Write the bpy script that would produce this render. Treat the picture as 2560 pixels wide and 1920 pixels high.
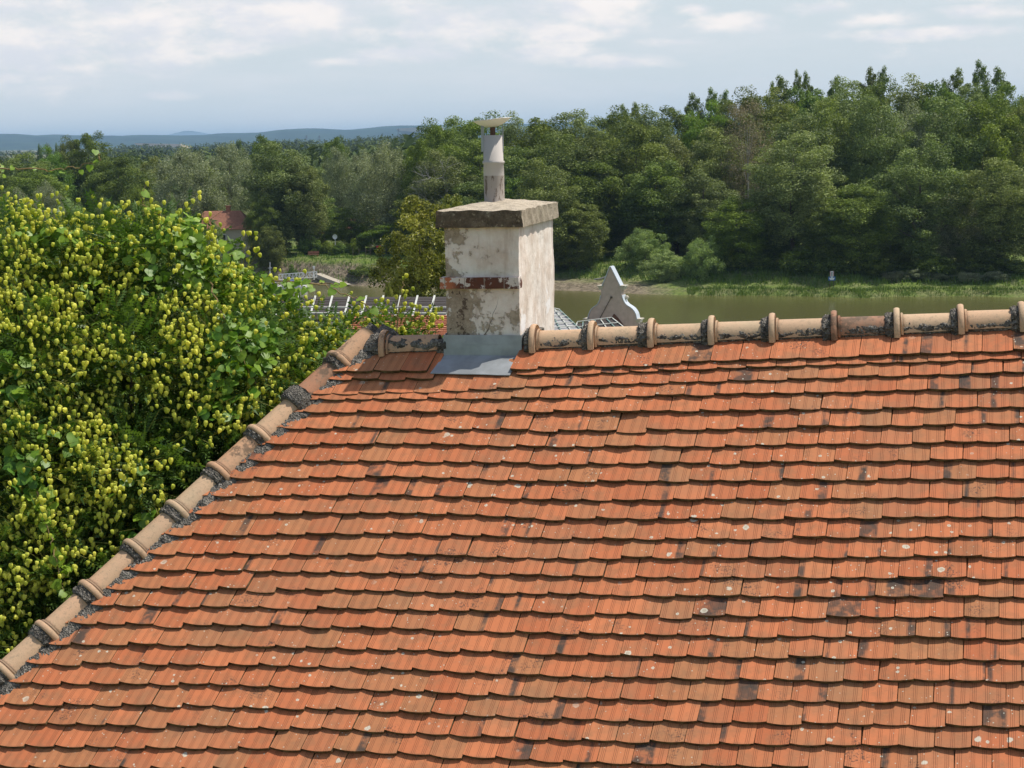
import bpy, math, random
import numpy as np
from mathutils import Vector, Matrix
random.seed(7); rng = np.random.default_rng(7)
R = math.radians
for o in list(bpy.data.objects): bpy.data.objects.remove(o)
SC = bpy.context.scene; COL = SC.collection

# ------------------------------------------------------------------ camera
FPX = 4500.0; VH = 345.0; ROLL = R(1.0); HC = 25.0        # focal length in photo pixels, horizon row, roll, eye height
th = math.atan((960 - VH) / FPX)
cF = np.array([0, math.cos(th), -math.sin(th)]); r0 = np.array([1., 0, 0]); u0 = np.array([0, math.sin(th), math.cos(th)])
cR = math.cos(ROLL) * r0 - math.sin(ROLL) * u0; cU = math.sin(ROLL) * r0 + math.cos(ROLL) * u0
EYE = np.array([0, 0, HC])
cam = bpy.data.cameras.new('camera'); camo = bpy.data.objects.new('camera', cam); COL.objects.link(camo)
cam.sensor_width = 36; cam.lens = 36 * FPX / 2560; cam.clip_end = 90000; cam.clip_start = 0.1
camo.matrix_world = Matrix(((cR[0], cU[0], -cF[0], 0), (cR[1], cU[1], -cF[1], 0), (cR[2], cU[2], -cF[2], HC), (0, 0, 0, 1)))
SC.camera = camo
def P(u, v, Z):                                   # world point seen at photo pixel (u,v) at depth Z
    return EYE + Z * (cF + (u - 1280) / FPX * cR + (960 - v) / FPX * cU)
def G(u, v, z=0.0):                               # where that sight line meets height z
    d = cF + (u - 1280) / FPX * cR + (960 - v) / FPX * cU
    return EYE + d * ((z - HC) / d[2])
def at(u, dist, z):                               # point in column u at ground distance dist
    return np.array([(u - 1280) / FPX * dist * 0.991, dist, z])
def zof(v, dist, u=1280):
    return P(u, v, dist)[2]

# ------------------------------------------------------------------ sun, sky, exposure
SUN_EL, SUN_AZ = R(61), R(77)                     # azimuth clockwise from +Y
SUND = np.array([math.cos(SUN_EL) * math.sin(SUN_AZ), math.cos(SUN_EL) * math.cos(SUN_AZ), math.sin(SUN_EL)])
sun = bpy.data.lights.new('sun', 'SUN'); sun.energy = 4.3; sun.angle = R(0.53); sun.color = (1, 0.95, 0.87)
suno = bpy.data.objects.new('sun', sun); COL.objects.link(suno)
suno.rotation_euler = Vector(SUND).to_track_quat('Z', 'Y').to_euler(); suno.location = (0, 0, 60)
SC.view_settings.view_transform = 'Standard'; SC.view_settings.look = 'None'; SC.view_settings.exposure = 0.10; SC.view_settings.gamma = 1
SC.cycles.max_bounces = 6; SC.cycles.diffuse_bounces = 3; SC.cycles.glossy_bounces = 2; SC.cycles.transmission_bounces = 3
SC.cycles.transparent_max_bounces = 6; SC.cycles.volume_bounces = 0; SC.cycles.use_denoising = True

class NT:                                          # tiny node helper
    def __init__(s, tree): s.t = tree; s.n = tree.nodes; s.l = tree.links
    def add(s, typ, **kw):
        n = s.n.new(typ)
        for k, v in kw.items():
            if k.startswith('i_'): s.put(n.inputs[k[2:].replace('_', ' ')], v)
            else: setattr(n, k, v)
        return n
    def put(s, sock, v):
        if isinstance(v, bpy.types.NodeSocket): s.l.new(v, sock)
        elif v is not None: sock.default_value = v
    def math(s, op, a, b=None, c=None, clamp=False):
        n = s.add('ShaderNodeMath', operation=op, use_clamp=clamp); s.put(n.inputs[0], a)
        if b is not None: s.put(n.inputs[1], b)
        if c is not None: s.put(n.inputs[2], c)
        return n.outputs[0]
    def mix(s, f, a, b, mode='MIX'):
        n = s.add('ShaderNodeMix', data_type='RGBA', blend_type=mode)
        s.put(n.inputs[0], f); s.put(n.inputs[6], col(a)); s.put(n.inputs[7], col(b)); return n.outputs[2]
    def noise(s, vec, scale, detail=4, rough=.55, dist=0):
        n = s.add('ShaderNodeTexNoise'); s.put(n.inputs['Vector'], vec); n.inputs['Scale'].default_value = scale
        n.inputs['Detail'].default_value = detail; n.inputs['Roughness'].default_value = rough; n.inputs['Distortion'].default_value = dist; return n.outputs[0]
    def vor(s, vec, scale, feat='F1', rnd=1):
        n = s.add('ShaderNodeTexVoronoi', feature=feat); s.put(n.inputs['Vector'], vec); n.inputs['Scale'].default_value = scale
        n.inputs['Randomness'].default_value = rnd; return n
    def ramp(s, f, stops):
        n = s.add('ShaderNodeValToRGB'); e = n.color_ramp.elements
        while len(e) < len(stops): e.new(0.5)
        for k, (p, c) in enumerate(stops): e[k].position = p; e[k].color = col(c)
        s.put(n.inputs[0], f); return n.outputs[0]
    def step(s, f, lo, hi):                        # smooth 0..1
        n = s.add('ShaderNodeMapRange', interpolation_type='SMOOTHSTEP'); s.put(n.inputs[0], f)
        n.inputs[1].default_value = lo; n.inputs[2].default_value = hi; return n.outputs[0]
    def mapv(s, vec, sc=(1, 1, 1), loc=(0, 0, 0), rot=(0, 0, 0)):
        n = s.add('ShaderNodeMapping'); s.put(n.inputs[0], vec); n.inputs['Scale'].default_value = sc
        n.inputs['Location'].default_value = loc; n.inputs['Rotation'].default_value = rot; return n.outputs[0]
    def sep(s, vec):
        n = s.add('ShaderNodeSeparateXYZ'); s.put(n.inputs[0], vec); return n.outputs
    def comb(s, x, y, z):
        n = s.add('ShaderNodeCombineXYZ'); s.put(n.inputs[0], x); s.put(n.inputs[1], y); s.put(n.inputs[2], z); return n.outputs[0]
def col(c):
    if isinstance(c, (tuple, list)) and len(c) == 3: return (*c, 1)
    if isinstance(c, (int, float)): return (c, c, c, 1)
    return c

world = bpy.data.worlds.new('World'); SC.world = world; world.use_nodes = True
w = NT(world.node_tree); w.n.clear()
sky = w.add('ShaderNodeTexSky', sky_type='NISHITA', sun_disc=False, sun_elevation=SUN_EL, sun_rotation=SUN_AZ, altitude=150, air_density=1.0, dust_density=1.6, ozone_density=1.2)
tc = w.add('ShaderNodeTexCoord').outputs['Generated']
sx, sy, sz = w.sep(tc)
az = w.math('ARCTAN2', sx, sy); el = w.math('ARCSINE', sz)
def cloud_blob(u, v, ru, rv):                      # soft ellipse of cloud around a bearing and elevation
    a0 = (u - 1280) / FPX; e0 = (VH - v) / FPX + 0.0175 * a0
    a = w.math('DIVIDE', w.math('SUBTRACT', az, a0), ru / FPX); b = w.math('DIVIDE', w.math('SUBTRACT', el, e0), rv / FPX)
    d = w.math('SQRT', w.math('ADD', w.math('MULTIPLY', a, a), w.math('MULTIPLY', b, b)))
    return w.math('SUBTRACT', 1.0, d)
blobs = [(60, 70, 230, 120), (420, 30, 330, 95), (760, 40, 230, 80), (1080, 75, 260, 60), (1500, 22, 160, 70), (1420, 92, 110, 22), (430, 118, 110, 26), (1830, 82, 110, 26),
         (1740, 50, 60, 18), (2060, 60, 90, 18), (2280, 20, 200, 18), (2440, 45, 110, 22), (2420, 85, 90, 18), (2180, 92, 110, 18), (1380, 140, 120, 20), (1000, 130, 160, 24), (60, 160, 140, 18), (1680, 125, 90, 12),
         (620, 105, 100, 25), (150, 140, 120, 20), (860, 145, 110, 16), (440, 215, 70, 12), (1530, 165, 150, 16), (2300, 130, 180, 14)]
acc = None
for b in blobs:
    q = cloud_blob(*b); acc = q if acc is None else w.math('SMOOTH_MAX', acc, q, 0.1)
acc = w.math('MAXIMUM', acc, -0.9)
cv = w.comb(w.math('MULTIPLY', az, 1.0), w.math('MULTIPLY', el, 2.2), 3.3)
n1 = w.noise(cv, 16, 9, .62, .15); n2 = w.noise(w.mapv(cv, loc=(0, 0.012, 5)), 48, 6, .6)
dens = w.math('ADD', w.math('MULTIPLY', acc, 0.62), w.math('MULTIPLY', w.math('SUBTRACT', w.math('ADD', w.math('MULTIPLY', n1, .75), w.math('MULTIPLY', n2, .25)), 0.5), 3.6))
cm = w.step(dens, -0.28, 0.52)
thin = w.step(w.noise(w.mapv(cv, sc=(.7, 1.6, 1), loc=(3, 1, 2)), 14, 6, .6), 0.38, 0.75)
upper = w.math('ADD', 0.12, w.math('MULTIPLY', w.step(el, -0.02, 0.06), 0.75))
lit = w.step(w.noise(w.mapv(cv, loc=(.1, .3, 1)), 26, 6, .6), 0.35, 0.65)
base = w.mix(1.0, sky.outputs[0], (0.125, 0.125, 0.125), 'MULTIPLY')
hsv = w.add('ShaderNodeHueSaturation'); hsv.inputs['Saturation'].default_value = 0.55; w.put(hsv.inputs['Color'], base)
low = w.step(el, 0.30, -0.02)
b2 = w.mix(w.math('MULTIPLY', low, 0.96), base, (0.675, 0.745, 0.795))
b3 = w.mix(w.math('MULTIPLY', thin, 0.45), b2, (0.78, 0.79, 0.82))
cc = w.mix(lit, (0.76, 0.77, 0.82), (1.0, 0.93, 0.89))
final = w.mix(w.math('MULTIPLY', cm, upper, clamp=True), b3, cc)
bg = w.add('ShaderNodeBackground'); w.put(bg.inputs[0], final); bg.inputs[1].default_value = 1.0
w.l.new(bg.outputs[0], w.add('ShaderNodeOutputWorld').inputs[0])

# ------------------------------------------------------------------ object helpers
def tag(o, label=None, cat=None, group=None, kind=None):
    if label: o['label'] = label
    if cat: o['category'] = cat
    if group: o['group'] = group
    if kind: o['kind'] = kind
    return o
def empty(name, loc=(0, 0, 0)):
    o = bpy.data.objects.new(name, None); o.location = tuple(loc); COL.objects.link(o); return o
class MB:                                          # mesh collector
    def __init__(s): s.v = []; s.f = []; s.m = []; s.n = 0
    def add(s, vs, fs, mi=0):
        vs = [tuple(map(float, p)) for p in vs]; b = s.n; s.v += vs; s.n += len(vs)
        for f in fs: s.f.append(tuple(i + b for i in f)); s.m.append(mi)
    def box(s, c, size, rot=None, mi=0):
        sx_, sy_, sz_ = [k / 2 for k in size]
        vs = np.array([(x, y, z) for x in (-sx_, sx_) for y in (-sy_, sy_) for z in (-sz_, sz_)])
        if rot is not None: vs = vs @ np.array(rot)     # rows of rot = axes
        s.add(vs + np.array(c), [(0, 1, 3, 2), (4, 6, 7, 5), (0, 4, 5, 1), (2, 3, 7, 6), (0, 2, 6, 4), (1, 5, 7, 3)], mi)
    def bar(s, a, b, wd, ht=None, up=(0, 0, 1), mi=0):
        a = np.array(a, float); b = np.array(b, float); ht = ht or wd; d = b - a; L = np.linalg.norm(d); d /= L
        x = np.cross(d, up); x /= np.linalg.norm(x); z = np.cross(x, d)
        s.box((a + b) / 2, (wd, L, ht), np.array([x, d, z]), mi)
    def tube(s, pts, rad, n=6, mi=0, cap=True):
        pts = [np.array(p, float) for p in pts]; rad = rad if hasattr(rad, '__len__') else [rad] * len(pts); vs = []
        for i, p in enumerate(pts):
            d = pts[min(i + 1, len(pts) - 1)] - pts[max(i - 1, 0)]; d /= np.linalg.norm(d) + 1e-9
            a = np.cross(d, (0.31, 0.12, 0.94)); 
            if np.linalg.norm(a) < .2: a = np.cross(d, (1, 0, 0))
            a /= np.linalg.norm(a); b = np.cross(d, a)
            for k in range(n):
                t = 2 * math.pi * k / n; vs.append(p + rad[i] * (math.cos(t) * a + math.sin(t) * b))
        fs = [(i * n + k, i * n + (k + 1) % n, (i + 1) * n + (k + 1) % n, (i + 1) * n + k) for i in range(len(pts) - 1) for k in range(n)]
        if cap: fs += [tuple(range(n))[::-1], tuple(range((len(pts) - 1) * n, len(pts) * n))]
        s.add(vs, fs, mi)
    def build(s, name, mats, parent=None, smooth=False, origin=None):
        me = bpy.data.meshes.new(name); v = s.v
        if origin is not None: v = [(a - origin[0], b - origin[1], c - origin[2]) for a, b, c in v]
        elif parent is not None: L = parent.matrix_basis.translation if not parent.parent else parent.parent.matrix_basis.translation; v = [(a - L[0], b - L[1], c - L[2]) for a, b, c in v]
        me.from_pydata(v, [], s.f)
        mats = mats if isinstance(mats, (list, tuple)) else [mats]
        for m in mats: me.materials.append(m)
        if len(mats) > 1: me.polygons.foreach_set('material_index', s.m)
        if smooth: me.polygons.foreach_set('use_smooth', [True] * len(me.polygons))
        me.update(); o = bpy.data.objects.new(name, me); COL.objects.link(o)
        if parent: o.parent = parent
        if origin is not None: o.location = tuple(origin)
        return o
def npmesh(name, V, F, mats, parent=None, colors=None, smooth=False, uv=None, midx=None):
    """V (n,3), F (m,k) arrays; colors (m,4) per face."""
    me = bpy.data.meshes.new(name); V = np.asarray(V, np.float32); F = np.asarray(F, np.int32); k = F.shape[1]
    me.vertices.add(len(V)); me.vertices.foreach_set('co', V.ravel()); me.loops.add(F.size); me.loops.foreach_set('vertex_index', F.ravel())
    me.polygons.add(len(F)); me.polygons.foreach_set('loop_start', np.arange(0, F.size, k, dtype=np.int32))
    me.update(calc_edges=True)
    for m in (mats if isinstance(mats, (list, tuple)) else [mats]): me.materials.append(m)
    if colors is not None:
        a = me.color_attributes.new('tint', 'FLOAT_COLOR', 'CORNER'); a.data.foreach_set('color', np.repeat(np.asarray(colors, np.float32), k, axis=0).ravel())
    if uv is not None:
        l = me.uv_layers.new(name='uv'); l.data.foreach_set('uv', np.asarray(uv, np.float32).ravel())
    if midx is not None: me.polygons.foreach_set('material_index', np.asarray(midx, np.int32))
    if smooth: me.polygons.foreach_set('use_smooth', [True] * len(F))
    o = bpy.data.objects.new(name, me); COL.objects.link(o)
    if parent: o.parent = parent
    return o

# ------------------------------------------------------------------ materials
MATS = {}
def mat(name, fn, rough=.85, spec=.3):
    m = bpy.data.materials.new(name); m.use_nodes = True; t = NT(m.node_tree); b = t.n['Principled BSDF']
    b.inputs['Roughness'].default_value = rough; b.inputs['Specular IOR Level'].default_value = spec
    fn(t, b); MATS[name] = m; return m
def bump(t, b, h, strength=.4, dist=.01):
    n = t.add('ShaderNodeBump'); n.inputs['Strength'].default_value = strength; n.inputs['Distance'].default_value = dist
    t.put(n.inputs['Height'], h); t.put(b.inputs['Normal'], n.outputs[0])
def flat(name, c, rough=.8, var=.15, sc=3.0, metal=0):
    def f(t, b):
        g = t.add('ShaderNodeTexCoord').outputs['Object']; n = t.noise(g, sc, 5)
        t.put(b.inputs['Base Color'], t.mix(n, tuple(k * (1 - var) for k in c), tuple(min(1, k * (1 + var)) for k in c))); b.inputs['Metallic'].default_value = metal
    return mat(name, f, rough)
def leafmat(name, c1, c2, trans=.35, rough=.6, spec=.3, objvar=.0, tcol=(1.2, 1.25, .5), gloss_tex=False):
    m = bpy.data.materials.new(name); m.use_nodes = True; t = NT(m.node_tree); b = t.n['Principled BSDF']; out = t.n['Material Output']
    a = t.add('ShaderNodeAttribute', attribute_name='tint'); s = t.sep(a.outputs['Color'])
    c = t.mix(s[0], c1, c2)
    if objvar:
        oi = t.add('ShaderNodeObjectInfo').outputs['Random']
        h = t.add('ShaderNodeHueSaturation'); t.put(h.inputs['Hue'], t.math('ADD', .5 - objvar * .06, t.math('MULTIPLY', oi, objvar * .12)))
        t.put(h.inputs['Value'], t.math('ADD', 1 - objvar * .5, t.math('MULTIPLY', t.math('FRACT', t.math('MULTIPLY', oi, 7.31)), objvar))); t.put(h.inputs['Color'], c)
        t.put(h.inputs['Saturation'], t.math('ADD', 1 - objvar * .3, t.math('MULTIPLY', t.math('FRACT', t.math('MULTIPLY', oi, 3.77)), objvar * .5)))
        c = h.outputs[0]
    t.put(b.inputs['Base Color'], c); b.inputs['Roughness'].default_value = rough; b.inputs['Specular IOR Level'].default_value = spec
    tr = t.add('ShaderNodeBsdfTranslucent'); t.put(tr.inputs[0], t.mix(1.0, c, tcol, 'MULTIPLY'))
    mx = t.add('ShaderNodeMixShader'); mx.inputs[0].default_value = trans
    t.l.new(b.outputs[0], mx.inputs[1]); t.l.new(tr.outputs[0], mx.inputs[2]); t.l.new(mx.outputs[0], out.inputs[0]); MATS[name] = m; return m

def f_tile(t, b):
    uv = t.add('ShaderNodeUVMap', uv_map='uv').outputs[0]; a = t.add('ShaderNodeAttribute', attribute_name='tint')
    r, g, bl = t.sep(a.outputs['Color']); al = a.outputs['Alpha']
    ux, uy, _ = t.sep(uv); oc = t.add('ShaderNodeTexCoord').outputs['Object']
    n1 = t.noise(oc, 9, 6, .65); n2 = t.noise(oc, 60, 4, .6); n3 = t.noise(oc, 2.2, 3)
    c = t.mix(r, (0.46, 0.136, 0.054), (0.58, 0.195, 0.080))
    c = t.mix(t.math('MULTIPLY', t.step(g, .6, 1.0), .7), c, (0.40, 0.185, 0.080))                  # some dull ochre tiles
    c = t.mix(t.math('MULTIPLY', t.step(n1, .42, .70), .58), c, (0.27, 0.135, 0.065))
    c = t.mix(t.math('MULTIPLY', t.step(n2, .5, .75), .30), c, (0.57, 0.20, 0.085))
    c = t.mix(t.math('MULTIPLY', t.step(n3, .44, .68), .36), c, (0.31, 0.17, 0.088))
    # combed grooves in three bundles
    gw = t.math('SINE', t.math('MULTIPLY', ux, 2 * math.pi * 19)); 
    bund = t.step(t.math('COSINE', t.math('MULTIPLY', ux, 2 * math.pi * 3)), -0.75, .3)
    bund = t.math('SUBTRACT', 1.0, bund) if False else t.step(t.math('SINE', t.math('ADD', t.math('MULTIPLY', ux, 2 * math.pi * 3), -.9)), .0, .35)
    grv = t.math('MULTIPLY', t.step(gw, .05, .7), bund)
    c = t.mix(t.math('MULTIPLY', grv, .62), c, (0.22, 0.075, 0.035))
    # kiln-blackened bands: alpha = centre, blue = width
    d = t.math('ABSOLUTE', t.math('SUBTRACT', t.math('ADD', ux, t.math('MULTIPLY', t.math('SUBTRACT', n1, .5), .12)), al))
    burn = t.step(t.math('SUBTRACT', bl, d), -0.05, .05)
    burn = t.math('MULTIPLY', burn, t.math('ADD', .42, t.math('MULTIPLY', n1, .9)), clamp=True)
    burn = t.math('MULTIPLY', burn, t.math('ADD', .25, t.math('MULTIPLY', t.step(t.noise(oc, 13, 3), .36, .56), .75)))
    c = t.mix(burn, c, (0.070, 0.052, 0.040))
    # grime towards the exposed lower edge
    c = t.mix(t.math('MULTIPLY', t.step(t.math('ADD', uy, t.math('MULTIPLY', n2, .09)), .13, .045), .7), c, (0.16, 0.10, 0.055))
    blk = t.math('MULTIPLY', t.step(t.noise(oc, 4.3, 2), .60, .70), t.step(t.noise(oc, 75, 5, .7), .50, .60))
    c = t.mix(t.math('MULTIPLY', blk, .8), c, (0.05, 0.04, 0.035))
    for sc_, thr, rr, keep in ((7.0, .55, .15, .80), (19, .6, .20, .84), (47, .55, .19, .80)):            # lichen rosettes
        vo = t.vor(oc, sc_); dd = t.math('ADD', vo.outputs['Distance'], t.math('MULTIPLY', t.math('SUBTRACT', t.noise(oc, sc_ * 4, 4), .5), .30))
        pick = t.step(t.sep(vo.outputs['Color'])[0], keep, keep + .01)
        spot = t.math('MULTIPLY', t.math('MULTIPLY', t.step(dd, rr, rr * .8), pick), t.step(t.noise(oc, 1.6, 2), .40, .52))
        core = t.math('MULTIPLY', t.step(dd, rr * .55, rr * .3), .55)
        c = t.mix(t.math('MULTIPLY', spot, .85), c, t.mix(core, (0.60, 0.56, 0.44), (0.35, 0.31, 0.21)))
    t.put(b.inputs['Base Color'], c)
    h = t.math('ADD', t.math('MULTIPLY', grv, -1.0), t.math('MULTIPLY', n2, .5)); bump(t, b, h, .5, .003)
mat('clay_tile', f_tile, .82, .25)
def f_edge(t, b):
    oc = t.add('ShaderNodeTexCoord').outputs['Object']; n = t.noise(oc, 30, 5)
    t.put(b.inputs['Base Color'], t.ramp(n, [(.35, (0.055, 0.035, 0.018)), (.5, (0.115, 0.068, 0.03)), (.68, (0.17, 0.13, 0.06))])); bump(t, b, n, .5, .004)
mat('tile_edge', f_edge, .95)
def f_mortar(t, b):
    oc = t.add('ShaderNodeTexCoord').outputs['Object']; n = t.noise(oc, 14, 5); v = t.vor(oc, 95)
    c = t.ramp(n, [(.3, (0.065, 0.058, 0.048)), (.5, (0.145, 0.13, 0.108)), (.72, (0.25, 0.225, 0.185))])
    c = t.mix(t.math('MULTIPLY', t.step(t.sep(v.outputs['Color'])[0], .72, .9), .7), c, (0.33, 0.30, 0.26)); c = t.mix(t.step(t.noise(oc, 50, 4), .52, .66), c, (0.06, 0.053, 0.044))
    t.put(b.inputs['Base Color'], c); bump(t, b, t.math('ADD', v.outputs['Distance'], n), 1.0, .012)
mat('pebbly_mortar', f_mortar, .95)
def ridge_mat(name, c1, c2, dirt):
    def f(t, b):
        oc = t.add('ShaderNodeTexCoord').outputs['Object']; n = t.noise(oc, 7, 5); n2 = t.noise(oc, 38, 5, .7); n3 = t.noise(oc, 130, 3)
        oi = t.add('ShaderNodeObjectInfo').outputs['Random']; c = t.mix(t.step(n, .35, .68), c1, c2); c = t.mix(t.math('MULTIPLY', oi, .45), c, (0.52, 0.27, 0.15)); c = t.mix(t.math('MULTIPLY', t.math('FRACT', t.math('MULTIPLY', oi, 5.7)), .30), c, (0.38, 0.30, 0.20))
        c = t.mix(t.math('MULTIPLY', t.step(n2, .50, .66), .42), c, (0.27, 0.21, 0.14))
        dk = t.math('MULTIPLY', t.step(t.noise(oc, 6.3, 4, .6), .63 - dirt * .24, .69 - dirt * .22), t.step(n2, .36, .5))
        c = t.mix(t.math('MULTIPLY', dk, .75), c, (0.12, 0.085, 0.055))
        c = t.mix(t.math('MULTIPLY', t.step(n3, .62, .7), .5), c, (0.10, 0.07, 0.045))
        t.put(b.inputs['Base Color'], c); bump(t, b, n2, .35, .006)
    return mat(name, f, .8)
ridge_mat('ridge_beige', (0.66, 0.44, 0.27), (0.56, 0.42, 0.26), -.25)
ridge_mat('ridge_stained', (0.60, 0.35, 0.20), (0.50, 0.33, 0.20), .28)
ridge_mat('ridge_dark', (0.42, 0.17, 0.09), (0.17, 0.10, 0.065), .6)
def f_plaster(t, b):
    g = t.add('ShaderNodeTexCoord').outputs['Object']; x, y, z = t.sep(g)
    n = t.noise(t.mapv(g, (1, 1, 1), (2.3, 0, .9)), 5.5, 7, .66); n2 = t.noise(g, 19, 7, .72); st = t.noise(t.mapv(g, (16, 16, 1.6)), 1, 5, .6)
    c = t.mix(t.step(n, .35, .7), (0.84, 0.755, 0.665), (0.64, 0.52, 0.42))
    c = t.mix(t.math('MULTIPLY', t.step(st, .5, .72), .5), c, (0.40, 0.28, 0.19))
    leftm = t.step(x, .36, .0); lowm = t.step(z, .62, .28)
    bare = t.math('ADD', t.math('MULTIPLY', leftm, .13), t.math('MULTIPLY', lowm, .085))
    pk = t.math('ADD', t.math('MULTIPLY', n, .62), t.math('ADD', t.math('MULTIPLY', n2, .36), bare))
    front = t.step(y, .03, .0)
    peel = t.math('MULTIPLY', t.step(pk, .59, .625), front)
    c = t.mix(peel, c, t.mix(t.step(n2, .4, .62), (0.30, 0.235, 0.165), (0.46, 0.37, 0.275)))
    peel2 = t.step(pk, .705, .72); c = t.mix(peel2, c, (0.12, 0.085, 0.06))
    ck = t.vor(t.mapv(t.mix(.12, g, t.add('ShaderNodeTexNoise').outputs['Color']), (3.2, 3.2, 2.2)), 1.0, 'DISTANCE_TO_EDGE')
    crack = t.math('MULTIPLY', t.step(ck.outputs['Distance'], .008, .003), t.step(z, .42, .3))
    c = t.mix(t.math('MULTIPLY', crack, .8), c, (0.10, 0.075, 0.055))
    wp = t.math('MULTIPLY', t.step(t.noise(t.mapv(g, (5, 3.2, 3.5)), 1, 3), .60, .64), t.step(y, .02, .06)); c = t.mix(wp, c, (0.84, 0.79, 0.74))
    t.put(b.inputs['Base Color'], c); bump(t, b, t.math('ADD', t.math('MULTIPLY', peel, -1.2), t.math('ADD', t.math('MULTIPLY', n, 2.0), n2)), .55, .012)
mat('peeling_plaster', f_plaster, .9)
def f_conc(t, b):
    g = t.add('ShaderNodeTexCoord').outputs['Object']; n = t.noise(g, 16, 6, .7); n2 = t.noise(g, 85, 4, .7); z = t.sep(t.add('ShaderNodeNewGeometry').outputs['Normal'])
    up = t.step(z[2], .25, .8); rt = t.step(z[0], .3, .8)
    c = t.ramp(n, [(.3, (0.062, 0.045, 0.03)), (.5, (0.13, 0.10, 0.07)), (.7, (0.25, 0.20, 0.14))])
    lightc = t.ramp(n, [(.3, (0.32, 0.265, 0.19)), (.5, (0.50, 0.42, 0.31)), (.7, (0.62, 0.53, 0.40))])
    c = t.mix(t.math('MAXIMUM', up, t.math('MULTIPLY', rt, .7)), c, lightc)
    c = t.mix(t.math('MULTIPLY', t.step(n2, .54, .68), .7), c, (0.06, 0.05, 0.04)); c = t.mix(t.math('MULTIPLY', t.step(t.noise(g, 40, 3), .6, .68), .5), c, (0.5, 0.43, 0.3))
    t.put(b.inputs['Base Color'], c); bump(t, b, t.math('ADD', n, n2), .9, .01)
mat('cap_concrete', f_conc, .95)
def f_brick(t, b):
    g = t.add('ShaderNodeTexCoord').outputs['Object']; x, y, z = t.sep(g); n = t.noise(g, 11, 6, .7); n2 = t.noise(g, 45, 4)
    c = t.mix(n2, (0.155, 0.055, 0.033), (0.085, 0.042, 0.03)); c = t.mix(t.step(x, .10, .03), c, (0.42, 0.15, 0.075))
    pk = t.step(n, .53, .56); c = t.mix(pk, c, (0.62, 0.56, 0.50))
    j = t.math('ABSOLUTE', t.math('SUBTRACT', t.math('FRACT', t.math('DIVIDE', x, .13)), .5)); c = t.mix(t.math('MULTIPLY', t.step(j, .47, .485), .8), c, (0.30, 0.26, 0.21))
    t.put(b.inputs['Base Color'], c); bump(t, b, n, .6, .008)
mat('band_brick', f_brick, .9)
def f_zinc(t, b):
    g = t.add('ShaderNodeTexCoord').outputs['Object']; n = t.noise(g, 6, 6, .6); n2 = t.noise(t.mapv(g, (4, 4, 30)), 1, 4)
    c = t.mix(t.step(n, .35, .7), (0.28, 0.295, 0.30), (0.39, 0.41, 0.425)); c = t.mix(t.math('MULTIPLY', t.step(n2, .55, .7), .4), c, (0.25, 0.26, 0.26))
    t.put(b.inputs['Base Color'], c); b.inputs['Metallic'].default_value = .35; bump(t, b, n, .15, .01)
mat('zinc_sheet', f_zinc, .5, .4)
def f_pipe(t, b):
    g = t.add('ShaderNodeTexCoord').outputs['Object']; x, y, z = t.sep(g); n = t.noise(t.mapv(g, (30, 30, 9)), 1, 6, .7); n2 = t.noise(g, 9, 4)
    c = t.mix(n2, (0.44, 0.40, 0.365), (0.54, 0.49, 0.445))
    lowm = t.step(t.math('ADD', z, t.math('MULTIPLY', n2, .02)), .205, .195)
    c = t.mix(t.math('MULTIPLY', lowm, .8), c, (0.33, 0.28, 0.235)); c = t.mix(t.math('MULTIPLY', t.math('MULTIPLY', t.step(n, .54, .62), lowm), .9), c, (0.11, 0.075, 0.05))
    top = t.math('MULTIPLY', t.step(n, .6, .68), .35); c = t.mix(top, c, (0.22, 0.18, 0.15))
    t.put(b.inputs['Base Color'], c); bump(t, b, n, .2, .004)
mat('flue_steel', f_pipe, .75, .2)
flat('rain_hood_metal', (0.90, 0.87, 0.84), .5, .08); flat('dark_soot', (0.05, 0.03, 0.022)); flat('rust_brown', (0.13, 0.065, 0.045))
flat('house_wall', (0.55, 0.5, 0.42)); flat('bark', (0.13, 0.10, 0.075), .9, .4, 8); flat('pale_bark', (0.36, 0.34, 0.30), .9, .3, 6)
flat('pod_stalk', (0.22, 0.22, 0.05), .7); flat('vine_stem', (0.24, 0.17, 0.07), .8, .3)
leafmat('rain_tree_leaf', (0.050, 0.11, 0.022), (0.15, 0.24, 0.045), .34, .5, .4)
leafmat('pod_skin', (0.56, 0.62, 0.08), (0.94, 0.90, 0.17), .38, .6, .25, tcol=(1.0, 1.0, .5))
leafmat('vine_leaf', (0.075, 0.185, 0.018), (0.28, 0.41, 0.035), .34, .45, .4)
leafmat('poplar_leaf', (0.056, 0.084, 0.018), (0.32, 0.375, 0.098), .26, .6, .3, .32)
leafmat('dark_leaf', (0.042, 0.078, 0.012), (0.26, 0.335, 0.052), .26, .6, .3, .32)
leafmat('silver_leaf', (0.10, 0.12, 0.058), (0.42, 0.45, 0.27), .28, .6, .3, .3)
leafmat('willow_leaf', (0.11, 0.175, 0.05), (0.42, 0.50, 0.19), .34, .6, .3, .25)
leafmat('bright_leaf', (0.10, 0.19, 0.02), (0.20, 0.31, 0.04), .3, .6, .3, .2)
leafmat('ochre_leaf', (0.055, 0.075, 0.012), (0.44, 0.42, 0.09), .3, .5, .35, .2)
leafmat('dry_leaf', (0.20, 0.165, 0.095), (0.28, 0.24, 0.14), .2, .7, .2, .1)
leafmat('far_leaf', (0.050, 0.082, 0.030), (0.12, 0.165, 0.055), .15, .8, .1, .3)
leafmat('grass_blade', (0.07, 0.13, 0.02), (0.19, 0.27, 0.055), .25, .7, .2)

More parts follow.
